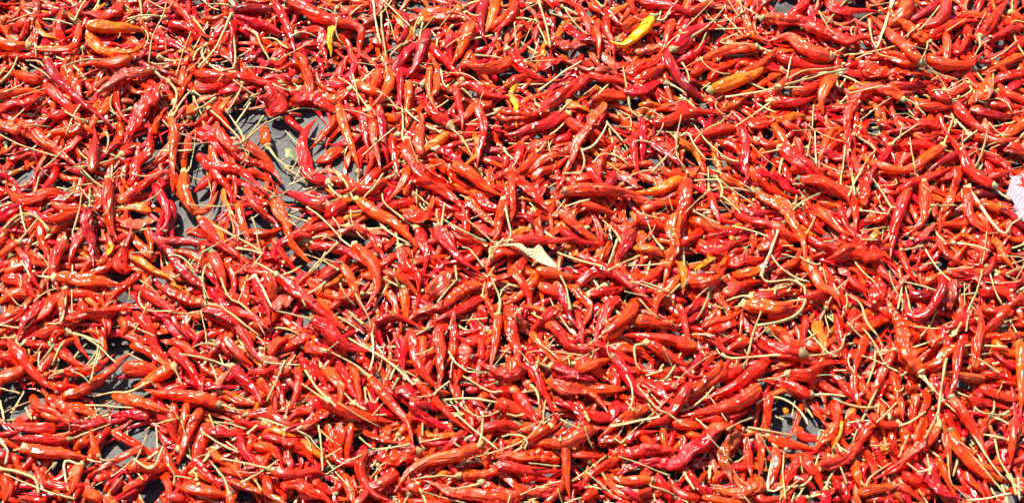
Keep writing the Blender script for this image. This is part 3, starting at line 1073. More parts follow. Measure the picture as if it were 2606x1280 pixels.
o3 85 s;-20,640 60,630 150,640;;
a2 70 s;950,610 1060,610 1200,660;;
o3 110 w;1260,360 1250,500 1250,620 1200,780 1170,900;;tall ridged curve
o3 85 s;220,770 330,790 450,820 580,820;;
r3 85 s;530,900 620,810 720,790 820,810 920,890 1000,950 1110,1060;530,910 500,960;arched long
d3 70 w;360,870 420,1000 480,1130 560,1250;;dull maroon thin
o3 100 s;960,1020 900,1120 800,1200 700,1280;;smooth orange-red leaning
r2 90 w;830,970 760,1060 680,1220;;
r3 85 w;620,960 720,930 850,910;680,910 660,850;
o3 90 w;470,900 560,960 620,1040 600,1130 560,1210;;
r3 80 w;60,790 120,880 170,990 160,1100;;
r3 95 s;390,1050 300,1110 200,1210;;
r2 110 s;240,890 300,910 370,940;;
r2 90 w;20,870 60,800 120,720;;
r2 75 s;110,800 150,750 220,740;;
o2 80 s;240,810 180,880 80,980;;
o3 130 s;940,1150 1040,1150 1180,1180 1294,1240;;
p3 130 k;60,1130 110,1190 200,1260;;
r2 75 k;1110,840 1060,860 1020,850;;
r3 100 w;970,380 1060,410 1180,460;;
r2 85 s;1010,320 1100,290 1210,270;;
o2 90 s;980,60 1060,90 1140,120;;
r2 85 s;1160,10 1220,50 1290,70;;
r2 80 s;190,100 260,40 350,10;;
r2 85 k;390,20 390,150 370,300;;
a2 75 w;470,60 420,110 330,220;;
r2 90 k;310,130 250,180 200,230;;
r2 75 w;700,590 700,510 680,430;;
o2 75 w;770,560 740,630 720,680;;
r3 65 s;520,650 620,690 770,750;;
r1 90 s;400,470 480,520 560,560;;
r2 75 w;240,380 230,460 250,500;;
a2 110 k;30,510 110,480 190,480;;
r2 75 w;1180,700 1110,790 1020,860;;
o2 95 w;1040,500 1000,560 1010,590;;
p2 90 k;860,30 900,90 980,160;;
d1 100 s;760,50 800,90 780,110;;
r2 85 w;690,40 650,80 520,120;;
o2 80 w;1200,930 1140,970 1120,1010;;
r1 80 s;540,1090 530,1160 550,1200;;
o1 100 s;10,1050 30,1150 60,1270;;
o2 75 s;1280,820 1240,870 1220,900;;
r1 90 w;390,1210 330,1190 290,1210;;
r1 100 w;840,790 760,760 870,800;;
-4 32;380,640 520,690 720,750
-3 26;750,780 870,720 990,665
-3 22;885,740 1050,735 1220,715
-3 26;830,540 790,640 765,720
-3 24;1050,440 1100,530 1170,620
-3 22;970,330 1080,370 1190,390
-2 18;1100,370 1190,310
-2 18;1165,235 1210,350
-2 18;1215,230 1240,330
-3 24;440,295 520,270 620,245
-2 16;340,370 440,240
-3 30;400,690 390,790 440,900 475,1070
-3 28;925,860 1040,890 1130,920
-3 24;1020,860 1120,890 1220,930
-3 26;1200,970 1294,880
-2 16;650,850 690,910
-2 18;320,980 350,1040
-3 20;385,1100 440,1180 510,1265
-2 16;690,440 740,520
-2 24;420,50 540,45
-2 16;340,60 360,-10
-2 16;1100,100 1120,140
-2 16;320,1265 380,1190
-2 30;60,1100 110,1060
-2 18;660,1120 700,1060
-2 14;880,930 960,950 1060,970
-2 16;1170,1150 1290,1190
-2 20;1200,960 1250,1020
@1720,425
o3 110 w;620,200 740,280 850,370 920,490 960,620 970,740;600,190 480,165 330,160 210,200;huge wrinkled S-curve with long pale stalk
o3 100 s;960,690 1030,800 1090,900 1180,950 1230,1060;;
r3 110 s;90,110 70,250 40,370 -10,600;;
r3 80 s;250,190 280,290 320,390;260,190 240,0;
r3 70 s;160,590 240,630 330,630 420,580 540,530;;
c3 85 w;210,530 330,500 450,470 570,440;200,540 90,590;
r3 80 s;960,240 1000,340 1060,450 1180,540;960,240 920,170;
r3 90 s;930,100 1060,110 1170,160 1294,200;940,120 870,130;
r2 90 s;1020,300 1130,380 1240,480;;
r3 80 s;780,10 850,90 930,150;;
c2 90 w;700,50 780,100 850,160;;
r3 95 w;350,940 450,900 610,850;;
r3 95 s;570,970 680,970 800,940 940,920;550,970 480,970 380,1000;
o3 125 s;520,1040 640,1050 760,1060 900,1010;520,1030 440,1050;fat pale-capped
r2 85 s;690,1110 830,1090 950,1060 1080,1000;;
o3 90 w;270,890 330,980 390,1060;;
r3 75 s;20,1030 60,1120 90,1265;;
r2 70 w;190,980 140,1040 90,1070;;
r3 95 w;240,1240 330,1200 410,1170;;
o3 75 s;490,1100 520,1180 570,1260;;
r2 100 w;620,620 690,580 700,490;;
r2 60 w;780,530 780,600 730,670;;
r3 120 w;400,730 490,700 600,700;;
o2 100 w;430,800 520,790 630,770;;
r2 100 s;700,420 770,460 860,520;;
r2 70 s;450,350 560,400 700,430;;
d2 90 s;460,310 540,330 610,350;;
o2 75 s;340,60 400,100 470,130;;
r2 70 s;510,0 530,80 500,150;;
r2 65 w;600,50 660,120 740,190;;
r3 130 w;100,860 180,850 280,840;80,840 60,650 60,450;
o2 100 w;100,400 170,420 300,460;;
r2 75 s;200,470 120,530 60,560;;
c3 95 w;1110,710 1200,670 1294,620;;
r2 70 s;970,520 1070,580 1190,610;;
r2 75 s;1220,260 1250,370 1290,470;;
o2 80 s;1060,270 1140,280 1190,290;;
a3 60 s;150,40 70,90 -20,140;;
a3 90 w;1080,1160 1070,1230 1070,1290;;
o2 80 w;640,310 620,370 600,400;;
o3 75 k;590,510 580,590 560,640;;
p2 70 k;500,650 580,640 640,660;;
y2 65 k;290,690 220,720 130,770;;
a2 80 s;10,700 40,740 60,800;;
r2 80 w;1200,1130 1230,1200 1230,1280;;
r2 100 s;860,30 930,10 1010,30;;
d1 90 s;640,770 700,740 740,700;;
r2 90 s;730,1210 800,1240 860,1280;;
r1 80 w;240,1080 180,1090 130,1140;;
r1 100 s;960,980 1030,960 1090,940;;
p2 80 k;1220,770 1270,790 1310,800;;
r1 70 s;420,1100 430,1150 430,1200;;
r2 80 w;760,800 810,760 880,710;;
r1 80 s;960,1100 970,1180 950,1260;;
o2 70 w;1100,60 1110,20 1190,60;;
r2 80 s;200,1200 290,1150 400,1130;;
c1 90 w;600,0 680,60;;
r2 60 s;830,360 900,330 990,440;;
r1 70 w;80,1010 10,990 -20,960;;
r1 70 w;1140,850 1190,900 1240,960;;
-4 34;765,470 710,630 660,740 640,820
-4 26;640,800 680,860 860,850 960,900
-3 26;700,640 780,750 900,830 1000,860
-4 38;960,890 970,1000 920,1090 800,1150 610,1190
-3 20;740,950 760,890 860,870
-3 34;300,70 350,150 340,230
-3 26;130,330 230,380 330,430
-2 20;130,320 265,325
-3 18;330,250 420,350
-2 18;340,250 440,300
-3 24;640,1080 600,1180 570,1265
-3 18;220,1010 360,1060
-3 20;790,260 950,310
-2 18;1040,355 1160,420
-2 18;1250,0 1230,140
-2 14;760,690 870,670
-2 14;790,650 900,680
-2 14;790,590 880,590
-2 12;830,630 890,630
-2 18;1110,1080 1150,1240
-2 16;1240,900 1294,960
-2 16;1100,560 1180,550
-2 14;500,660 550,570
-2 18;20,910 80,870
-2 18;110,610 160,650
-2 16;410,640 460,610
-3 16;150,980 260,890 400,800
-2 16;1020,560 1120,650
-2 18;1100,760 1130,870
-2 16;220,790 290,790
-2 14;660,795 740,780
-2 30;50,0 90,50
-2 14;960,490 1000,485
-2 16;1150,1040 1180,1140
-2 16;1250,1060 1294,1020
-1 18;960,180 1000,230
@2166,425
r3 100 s;540,130 550,260 550,370 490,460 370,540;520,110 490,50 470,-20;hooked with upright pale stalk
r3 95 s;430,180 370,320 330,450 300,580 290,700;320,310 230,190 150,70;long leaning
r3 95 w;100,70 100,180 100,300;;
r2 85 s;370,180 460,120 580,80 760,0;;
r3 85 w;780,0 790,90 780,180;;
r3 95 s;820,-10 910,60 1060,150;1070,160 1150,220 1250,270;
r2 85 s;1030,90 1110,60 1200,30;;
r3 85 w;870,170 870,300 920,430 1040,500 1110,510;1120,490 1200,430 1280,380;sickle-shaped wrinkled
o3 95 w;770,200 710,290 680,380 660,490;;
r3 90 w;640,550 720,650 800,710 850,740;;
o3 75 s;590,150 670,200 800,250;;
d2 95 s;920,200 1040,200 1170,210;;
o2 95 w;920,270 1010,280 1090,310;;
r3 120 w;-20,630 80,650 220,650;;
r3 80 s;160,710 240,790 340,870;;
r3 70 s;360,620 410,730 460,830;;
r3 50 s;550,590 510,690 490,790;;
r3 85 s;670,820 690,900 630,1020 540,1120 430,1110 390,960;690,930 540,890 400,860;looped smooth red
r3 150 k;200,880 200,980 180,1080;;broad folded flap
o3 125 w;260,990 310,1080 360,1180 400,1290;;broad glossy with white panel
r2 90 s;-20,1190 100,1200 240,1150;;
r3 95 k;1000,520 1000,610 960,720;;
o2 90 s;1060,540 1110,590 1130,650;;
y3 60 w;200,490 160,540 110,590;;short yellow-green
p3 100 k;760,860 730,950 740,1080;;shrivelled straw-coloured
r2 100 s;960,940 1080,930 1240,900;;
o2 100 s;960,1060 1070,1080 1150,1060;;
r3 65 s;940,1040 970,1150 1010,1210;;
r3 90 s;1180,1050 1080,1160 940,1260;;
r2 95 s;1294,970 1230,1000 1180,960;;
r2 90 s;-20,820 50,890 110,940;;
o2 80 w;540,880 600,840 650,830;;
d2 75 s;480,570 400,590 520,540;;
d2 100 s;440,960 530,960 630,950;;
p2 65 w;620,440 570,490 510,550;;
o2 75 s;690,260 600,230 610,310;;
o3 85 k;830,500 890,520 930,560;;
o1 65 s;440,280 450,330 470,350;;
r2 60 w;1080,670 1040,750 1000,800;;
a2 60 k;1150,650 1150,690 1140,720;;
d2 90 w;1100,270 1170,330 1260,390;;
r1 80 w;1150,450 1240,500 1294,560;;
r2 75 s;1310,460 1250,420;;
r1 120 s;30,1070 20,1120 30,1170;;
r2 80 w;1120,790 1200,800 1300,800;;
r2 80 w;940,350 980,390 1010,440;;
r2 60 s;730,430 810,440 860,420;;
r1 80 w;620,110 680,80 730,70;;
o2 75 s;420,20 330,40 200,50;;
r1 75 w;100,410 160,400 230,370;;
r1 75 w;430,690 500,680;;
r2 90 w;750,790 850,800 930,830;;
r2 75 s;-20,270 30,350 30,520;;
r1 80 w;460,760 560,750 620,700;;
r1 70 k;870,640 930,660 940,710;;
r1 70 w;490,1220 580,1250 650,1265;;
r2 80 k;820,1100 800,1160 720,1200;;
o1 70 s;30,720 90,750 150,780;;
r1 70 w;100,880 60,800 0,760;;
-4 32;980,770 950,900 870,1090
-3 20;-10,650 70,760 180,865
-3 18;560,620 640,750 740,850
-3 24;720,765 920,750
-3 30;540,730 660,715
-3 30;400,620 540,590
-3 22;1040,800 1080,930 1130,1030
-2 18;1110,755 1294,695
-2 20;1165,800 1294,740
-2 18;850,870 850,1040
-2 16;890,880 850,930
-3 30;90,0 30,110 -20,220
-2 22;80,330 270,350
-2 22;300,300 260,400
-2 20;70,480 260,450
-2 18;180,180 240,330
-3 30;-10,960 70,1020 120,1150 200,1265
-2 20;5,1160 100,1090
-3 22;380,900 350,1060
-3 24;600,290 790,290
-2 16;1000,860 1100,870 1270,855
-2 26;640,1080 590,1180 520,1265
-2 20;470,1190 660,1210
-2 28;880,1110 860,1230
-2 30;830,1160 770,1265
-3 22;1180,1130 1240,1240
-2 16;1210,1060 1294,1050
-2 16;1150,1160 1250,1130
-2 14;220,140 340,130 330,90
-2 20;830,170 830,230
-2 16;70,540 200,545
-2 14;240,470 230,550
-2 16;1200,20 1280,0
-2 18;360,760 370,830
@0,850
r3 90 s;80,70 150,170 240,280 330,370 440,440;;straight tapering with dotted shine
r3 90 w;480,460 600,430 720,370 840,270 900,200 1000,150;;long twisted crossing bare sheet
r3 75 w;480,290 600,280 720,250 860,160;480,290 430,300 370,315;wrinkled with straw cap
r2 60 s;400,100 490,160 600,230;;
r2 75 w;190,60 290,80 390,90;190,60 150,90;
o3 125 s;930,270 1040,260 1190,270;;fat smooth
o3 120 s;1294,270 1180,320 1060,390 1000,400;980,430 850,435 700,465;plump with long straw stalk
o3 100 w;860,450 990,500 1160,560 1294,590;;
o3 100 s;1080,420 1180,450 1310,450;;
c3 100 w;1120,620 1000,600 900,600 800,610;;
r3 85 w;790,650 650,670 520,670 400,690;;
r3 95 w;420,690 300,690 180,700 50,670;;
r3 75 s;510,790 380,790 230,780 80,780;540,780 640,740 830,670;
o3 105 s;200,860 330,890 500,910 700,940;190,860 100,870;
o3 75 s;740,910 700,830 680,740;770,940 860,940;
r3 60 s;1070,850 930,920 780,1000 650,1080;;long flat-edged
r2 110 k;880,1000 790,1060 700,1090;;
d3 50 s;1140,1050 1020,1160 860,1260;;
r2 85 w;850,720 960,790 1090,870;;
r2 100 w;350,470 430,530 530,600;;
r2 80 w;240,460 290,540 400,580;;
o2 85 s;310,590 390,620 480,640;;
r2 70 s;290,860 220,960 150,1050;;
r2 60 s;100,900 130,980 150,1010;;
o3 85 s;610,980 570,1070 530,1170;510,1170 480,960;
r2 75 w;540,980 480,1040 430,1080;;
r2 95 s;320,1110 410,1120 510,1140;;
o2 130 s;640,1180 720,1210 760,1260;;
r2 120 s;30,1060 60,1150 30,1265;;
o2 110 s;-20,340 60,310 160,270;;
r2 110 w;-10,180 60,170 150,220;;
o2 95 s;960,1000 1060,990 1180,1000;;
o2 90 w;560,870 600,830 640,800;;
r2 75 s;1110,0 1170,100 1270,220;;
r2 85 w;990,70 1090,120 1190,200;;
r2 80 w;910,10 1010,20 1120,60;;
o3 80 w;380,70 400,20 440,-10;400,70 350,150 290,220;
r2 80 s;1220,850 1250,930 1290,1010;;
r2 110 w;1200,710 1260,700 1310,690;;
r2 120 w;1180,560 1240,600 1290,620;;
r3 75 w;-20,760 50,750 120,740;;
r2 90 w;1230,1030 1250,1130 1260,1265;;
r2 80 w;930,1180 1000,1130 1060,1100;;
r1 60 s;560,0 580,60 590,90;;
r2 90 w;480,540 570,550 690,600;670,530 820,540 1010,550;
r1 110 s;400,150 340,220 310,250;;
r1 90 w;110,650 200,620 280,560;;
r1 90 w;410,380 470,400 560,400;;
r1 80 w;820,700 760,760;;
r1 75 s;350,1230 280,1240;;
d1 100 s;900,1080 860,1150 830,1200;;
r2 80 s;620,1120 560,1200 540,1265;;
c1 100 w;-20,900 30,920;;
-4 22;625,15 740,90 870,215
-4 24;740,80 710,210 680,350
-3 14;750,110 720,230
-3 22;-10,400 150,445
-3 26;180,430 140,500 85,590
-3 20;20,590 110,550 230,500
-3 26;0,500 30,640
-2 24;190,550 240,640
-3 36;0,790 60,870 40,970
-3 40;-10,1000 140,1030 260,1080 290,1190
-3 22;30,1040 200,1120 400,1190 560,1230
-2 22;340,1040 420,960
-3 16;1100,750 1050,870 1000,975
-3 26;1170,700 1180,860
-3 26;1000,930 1130,1000 1220,840
-2 24;1294,640 1150,680
-2 18;680,630 830,560
-2 24;1110,330 1170,400
-2 14;400,760 520,730
-2 20;1030,1040 1070,1090
-2 16;500,1090 580,1020
-2 12;800,1200 920,1060
-2 30;0,30 110,25
-2 16;930,130 1070,200
-1 16;250,130 290,145
-2 16;370,160 410,230
-2 14;1150,420 1060,470 
@430,850
o3 110 s;-20,460 120,470 240,490 370,530;380,540 480,560 570,570;long level orange-red
r3 95 s;10,120 110,200 190,300 250,440;;
d3 95 s;480,260 550,340 640,420 700,540;480,260 330,200 100,150;deep maroon leaning
r3 90 s;590,600 720,590 850,650 990,720;1010,740 1090,820 1150,880;
o3 100 w;400,440 500,480 640,520;380,420 350,310 310,220;
r3 80 s;410,20 480,100 570,190 640,250;;
r3 110 w;530,10 620,110 700,220;;
r3 75 s;960,250 970,370 930,500 880,600;;
r3 75 s;760,1020 870,1050 980,1050 1090,1030 1190,1070;730,1000 600,970 390,930;slim with swollen cap and long stalk
o3 75 s;130,520 110,640 70,780 40,900;;
o3 90 s;240,570 170,700 120,830 70,980;;
c3 90 w;510,760 570,870 640,970 670,1040;510,760 400,680 270,640;
r3 110 w;850,800 950,840 1050,920;;
a2 85 s;1000,790 1070,860 1140,910;;
r2 85 s;690,760 770,780 860,800;;
o2 100 s;640,830 720,850 770,870;;
r3 65 s;760,870 720,960 690,1020;;
r2 100 s;720,1060 750,1150 770,1220;;
r3 60 s;790,840 830,920 850,1000;;
r2 80 s;870,880 900,950 910,1000;;
r3 110 w;170,940 270,1030 360,1120;;
o3 130 s;110,1130 230,1170 400,1200;;
r3 70 s;50,1120 140,1200 210,1270;;
o3 90 w;450,1110 570,1140 700,1190 870,1265;;
o3 100 s;450,1210 470,1265 480,1300;450,1190 410,1080 310,950;
r3 120 w;840,1140 970,1130 1110,1200 1240,1290;;
o2 75 s;310,850 360,920 450,970;;
o2 85 w;390,990 470,1030 550,1050;;
r2 85 s;640,760 610,820 600,850;;
r2 90 w;20,40 100,90 200,160;;
o2 110 w;190,160 260,240 300,280;;
r2 90 s;60,380 100,400 -20,420;;
r3 80 w;760,270 830,380 850,500;;
r2 80 w;680,330 720,390 770,460;;
r3 100 w;1010,90 1100,120 1200,130;1200,130 1294,180;
r2 85 w;980,170 1050,270;;
r3 80 w;1090,180 1120,290 1180,390;;
o3 110 s;1180,260 1240,330 1300,420;;
r3 95 k;1310,570 1180,570 1030,700;;curled ragged
r2 75 s;1180,660 1210,730 1220,780;;
r2 60 w;1290,640 1270,740 1250,800;;
r3 100 w;760,160 800,80 900,20;;
r2 110 w;1050,10 950,60 870,110;;
r2 75 w;290,720 400,740 570,740;;
r2 70 s;490,650 560,660 640,690;;
a2 75 s;760,710 840,740 920,760;;
r2 70 s;1100,810 1180,830 1294,920;;
r2 80 w;-20,970 60,1040 150,1075;;
r2 90 s;30,530 20,650 40,760;;
a2 60 s;150,1040 190,1050 240,1060;;
r3 75 s;400,0 370,80 310,150;;
r2 80 s;1180,-10 1250,50 1310,80;;
r2 90 w;410,40 440,110 520,160;;
r1 80 w;590,310 660,280 730,270;;
r2 100 w;1060,480 1100,520 1150,560;;
r1 120 s;300,680 240,800 210,900;;
r1 110 w;1080,1100 1150,1160 1230,1200;;
r2 80 w;810,1160 850,1210 860,1260;;
r2 100 w;-10,1190 80,1230 120,1270;;
r1 100 w;1150,430 1190,500 1260,530;;
r1 80 w;900,260 830,290 790,280;;
-4 24;870,200 800,360 735,500
-4 30;1020,270 1110,410 1250,540
-4 24;995,370 1110,450 1200,510
-3 20;710,205 830,220 980,230
-3 26;245,730 400,830 540,890
-3 18;410,830 300,890 210,920
-3 22;300,600 340,700
-3 26;340,655 450,670 580,710
-4 26;1120,680 1140,840 1150,1020
-3 16;-10,650 100,620 215,595
-3 30;-10,970 40,1060 30,1140
-3 24;50,1060 170,1080
-2 22;0,190 60,290 100,380
-3 28;540,1110 690,1030 820,940
-2 24;650,1090 690,1170
-2 22;380,150 410,230
-2 18;1150,930 1294,850 
-2 20;660,20 720,70
-2 18;210,1210 370,1260
-2 20;280,-10 280,70
-2 30;590,750 660,680
-2 22;570,1010 560,970
-2 22;900,920 890,870
-2 16;460,1140 490,1180
-2 18;1000,510 1050,450
-2 14;1240,1130 1260,1050
@860,850
r3 95 s;250,340 330,450 440,570 530,690 570,870;230,310 120,230 0,160;long curved tapering
o3 105 s;1050,850 920,900 790,930 660,960 540,1030 420,1190;1060,830 1080,720 1085,580;long orange tapering to lower end
r3 85 s;540,-20 570,130 620,270 690,360 790,450;;
r3 80 s;600,370 680,460 780,560 860,640 1020,760;570,380 450,270 330,180 80,30;long with stalk
c3 100 w;470,20 470,130 490,280;;wrinkled pink-highlighted
r3 95 w;770,60 770,200 760,400;;
r3 110 w;980,90 930,230 870,410;;
o3 85 s;1190,-10 1170,110 1140,270;;
r3 80 s;-10,570 130,600 280,640 440,670;;
c2 85 s;130,520 260,560 410,610;50,440 120,510 210,570;
r3 120 k;590,890 480,920 340,970;340,970 320,990 240,1080;broad square-ended
r3 90 s;210,880 170,990 200,1120 280,1210 430,1270;;bent elbow
o3 80 s;-20,960 80,960 170,950;;
o3 100 s;50,1050 90,1160 120,1280;;
r2 100 s;450,1040 360,1090 280,1130;;
r3 75 s;100,670 80,790 70,920;;
r3 70 s;930,720 860,810 770,900;;
c3 100 w;540,590 640,630 800,700;;
r2 80 w;590,530 660,540 760,570;;
r3 90 s;1310,660 1200,680 1060,710;;
r3 110 w;1310,430 1200,420;1200,430 1130,430 930,310;
r2 110 s;1200,500 1250,540 1310,560;;
r3 90 w;640,1100 740,1140 860,1190 1010,1220 1294,1240;;
r3 90 w;1080,1110 1170,1150 1294,1190;1070,1120 980,1140 850,1160;
o2 90 w;910,1060 1020,1050 1180,1020;890,1070 750,1060 520,1090;
r2 75 w;730,1010 820,940 850,1000;;
r2 90 s;-10,230 60,330 120,450;;
o2 75 s;70,200 130,300 160,500;;
o2 80 s;-20,330 30,400 20,500;;
r3 90 s;-10,50 90,110 240,140;;
r2 80 w;620,790 700,820 810,820;;
a2 75 w;620,740 690,760 770,770;;
r2 100 k;380,920 320,900 300,880;;
r2 80 w;200,720 270,760 350,800;;
o2 80 s;850,-10 860,80 870,170;;
r2 75 w;0,670 20,780 10,850;;
r2 80 s;1130,130 1080,200 1050,270;;
r2 85 w;1080,180 1060,60 980,60;;
r2 90 s;1060,20 1030,30 960,70;;
o2 80 s;640,20 640,120 640,180;;
r2 80 w;1160,280 1240,300 1300,320;;
a2 70 s;1190,1030 1240,1060 1310,1100;;
r2 60 w;1220,780 1230,870 1220,950;;
r2 80 s;1310,990 1240,990 1180,1000;;
d2 100 w;430,430 490,430 530,460;;
r2 90 s;560,480 560,540 590,570;;
r2 90 w;1000,520 990,570;;
r1 100 w;380,1130 370,1200;;
r2 80 s;530,1250 620,1260 780,1260;;
o2 90 w;520,1150 560,1150 620,1200;;
r1 100 w;140,170 180,190 210,220;;
r2 70 s;700,200 660,300 640,290;;
r2 80 s;130,1280 180,1220 200,1200;;
o2 90 s;1180,930 1250,920 1300,900;;
d1 110 w;960,420 1030,420;;
c1 90 w;0,80 50,110;;
-4 28;255,-10 265,130 240,270
-3 26;350,80 330,200 300,290
-4 28;830,130 880,210 970,280
-4 30;800,490 900,480 1050,485 1190,510
-4 26;890,600 1000,700 1200,860
-4 20;1020,920 1130,890 1294,840
-3 14;1285,90 1160,250
-3 26;160,770 240,840 300,860 540,825
-3 22;610,805 790,770
-2 18;260,605 335,520
-3 20;840,500 930,610
-3 18;880,500 980,590
-2 20;1100,390 1200,355
-3 28;610,1170 750,1210 960,1265
-2 24;970,280 1110,290
-2 20;860,170 840,330
-3 22;1050,620 1130,610 1220,570
-2 20;1060,650 1140,520
-2 20;600,470 710,455
-2 18;870,810 910,840
-3 24;1100,900 1210,760
-2 20;1030,930 1100,975
-2 28;390,340 430,240
-2 40;410,410 450,340
-2 16;120,930 180,890
-2 24;210,520 200,400
-2 26;1210,120 1294,140
-1 18;1280,750 1294,760
@1290,850
r3 90 w;160,130 200,280 270,430 370,640;;long upright with beaded white shine
d3 125 w;340,260 460,300 560,330 680,360;310,250 220,210;dark ridged plum-red
o3 115 s;540,380 680,410 800,410 920,410;;
c3 95 s;800,180 880,290 960,410 1080,520;1110,540 1200,590 1294,660;long scarlet leaning
r3 95 s;640,110 560,120 460,90 400,20;;bowl-curved
r3 95 w;650,80 780,130 920,190 1040,250;;
r2 105 w;760,60 900,110 1030,150 1140,230;;
r3 110 s;1060,70 1150,120 1310,220;1050,60 960,90 960,200 1000,270;
o3 100 s;540,280 630,230 790,190;;
o3 95 w;320,380 450,410 590,450 690,500 755,600;;twisted orange
r3 75 w;360,500 460,530 540,600 580,690;;
r2 95 w;370,460 470,470 540,540 600,620;;
o3 100 s;1060,560 950,600 850,660 680,790;790,680 960,650 1140,620;
o3 120 s;640,720 540,770 430,820 270,820 110,840;;large orange horn tapering
o3 95 s;320,690 230,750 130,800 50,830;50,830 0,840;
r3 115 s;60,430 130,520 200,610 240,680;;
r2 80 w;40,20 70,120 90,220 140,270;;
o3 95 s;180,-10 250,80 340,180 410,240;;
o3 115 w;-20,920 120,920 260,920 400,920;;long level with white bars
r3 80 s;-20,1000 120,1020 280,1030 410,1030;;
o3 75 s;430,790 440,920 450,1080 470,1230;;upright crossing two pale-banded
r3 90 w;460,900 580,900 720,910;;
r2 110 w;840,880 960,900 1100,860 1294,880;;
c3 110 s;1310,950 1180,970 1050,970 890,990;;
o3 100 s;1080,1090 960,1090 850,1090 770,1060;1080,1130 1180,1170 1294,1220;
r3 110 s;1110,1060 1180,1160 1240,1265;;
o2 75 w;690,1040 760,1110 830,1180;;
r2 100 s;670,1170 610,1200 550,1250;;
r2 80 s;830,930 740,980 640,1040;;
r3 60 s;1294,530 1200,640 1080,680 980,730;;
o2 85 s;750,820 690,810 800,790;;
r2 100 s;-20,520 60,560 150,610;;
r2 90 w;980,340 1080,390 1190,460;;
r2 75 s;1170,290 1240,270 1310,260;;
r2 100 k;830,500 810,580 780,640;;
r1 110 s;600,580 650,600 690,620;;
r2 75 s;850,20 960,20 1120,40 1294,50;;
o2 90 s;720,40 790,0 830,-20;;
r3 90 w;-20,670 80,690 130,700;;
r1 110 w;40,290 90,270 140,250;;
a2 60 w;240,260 280,350 320,370;;
o2 70 s;-10,1090 70,1140 150,1180;;
r2 90 s;110,1090 160,1080 220,1070;;
r2 70 w;660,1060 720,1130 760,1180;;
c2 70 s;870,1150 960,1210 1030,1265;;
p2 90 k;1230,400 1290,370;;
r2 80 s;990,760 1060,800 1090,830;;
o2 75 s;1160,700 1170,760 1180,820;;
r2 90 s;780,240 820,290 830,330;;
r1 120 w;510,240 580,220 640,250;;
c2 100 w;-10,1230 70,1220 120,1190;;
r2 100 k;560,660 640,700 680,740;;
o1 100 w;10,170 30,230;;
r1 80 s;1080,1160 1000,1190;;
r2 80 w;310,1180 360,1140 400,1110;;
o2 70 s;300,1265 370,1190 410,1130;;
r1 100 s;1120,380 1190,390;;
r2 80 w;1230,500 1300,480;;
r2 80 s;880,800 950,760 990,740;;
-4 24;330,130 430,140 570,160
-4 34;790,690 960,655 1145,620
-3 20;860,810 980,690 1110,580
-4 24;595,1030 710,1130 820,1230
-3 22;490,1100 610,1010 740,910
-4 20;830,910 1000,970 1220,1060
-3 24;100,1200 240,1140 410,1095
-3 26;170,965 290,980 400,990
-2 26;660,270 760,345
-3 18;400,635 540,705
-2 24;890,500 950,570
-3 28;0,595 60,610 130,600
-2 22;5,750 155,770
-3 22;1040,310 1130,280 1170,230
-2 22;1080,450 1160,540
-2 18;1160,530 1240,440
-2 18;490,590 400,600
-2 22;240,170 220,260
-2 18;280,60 360,0
-2 20;310,90 380,0
-2 34;580,590 620,650
-2 18;810,780 890,830
-3 24;430,1265 560,1220
-2 24;0,1260 200,1255
-2 14;270,570 230,600
-2 26;280,665 320,640
-2 18;460,150 470,230
-1 20;1100,1190 1110,1250
@1720,850
r3 120 s;620,400 520,480 360,560 200,590 40,625;;smooth scarlet horn
r3 100 s;690,200 600,270 480,370 340,440 170,515;;smooth scarlet horn uppermost of pair
r3 100 w;850,310 950,310 1060,250 1180,220 1310,220;820,310 740,330 610,345;long with beaded shine
r3 100 w;1010,450 920,420 800,370 700,340 620,355;1030,450 1150,450 1270,465;
r3 120 w;590,20 700,90 830,130 940,160;960,160 1090,150 1230,110 1270,0;
c3 125 w;360,700 250,780 120,880 -20,970;;large glossy crimson
b3 95 k;460,730 400,830 360,950 420,1120;;dark rust curled
r3 100 s;700,770 810,810 930,840 1060,870;520,700 700,730 900,765;
r3 95 s;740,850 750,960 720,1080 670,1180;690,1180 780,1150 900,1140 1000,1100 1070,900;
o3 75 s;610,740 640,870 640,1000 610,1090;;
r3 75 w;530,770 540,900 560,1040;;
r3 80 s;700,460 690,580 700,700;;upright on bare patch
r3 90 k;1000,480 1060,580 1140,700;;
o3 85 w;620,1080 590,1170 480,1200 330,1170 250,1170;;
r2 80 s;590,1000 510,990 410,1010;;
r3 90 w;1310,900 1210,950 1080,990;;
o3 110 w;1200,670 1150,760 1080,820;;
r3 110 w;890,920 870,1030 830,1090;;
r2 110 s;980,900 1010,1000 1060,1060;;
r2 90 s;870,1080 960,1100 1050,1160;;
r3 60 s;0,180 60,270 130,320 220,310;;
o3 100 w;350,220 290,320 200,390 120,480;;
r3 75 s;200,0 290,50 360,120 440,150;;
r2 80 s;500,250 420,300 310,340;510,230 540,180;
o3 70 w;890,200 790,240 670,280;;
r2 95 w;540,550 450,600 380,620;;
r2 95 s;-20,660 80,680 200,690;;
r3 85 s;350,640 260,630 180,640;;
o2 90 w;-20,80 50,90 150,100;;
c2 75 s;190,150 150,220 120,280;;
r2 80 w;470,0 400,40 340,60;;
r2 75 s;560,40 500,70 430,90;;
o3 110 w;960,50 1030,90 1110,80 1180,40;;
r2 70 w;780,20 850,60 890,80;;
r3 85 w;1060,340 1150,410 1270,460;;
r2 110 w;1170,500 1200,580;;
r2 85 s;1230,350 1260,390 1310,450;;
o2 90 s;80,740 130,760 170,770;;
r2 70 w;20,760 60,790 40,840;;
o2 90 w;240,1080 290,1090 310,1050;;
r2 80 w;270,1010 220,1060 180,1100;;
r2 90 s;110,1220 170,1230 60,1200;;
o2 60 s;200,1220 330,1240 480,1250;;
c3 100 w;1120,1170 1130,1230 1150,1290;1120,1150 1150,1080 1190,1010;
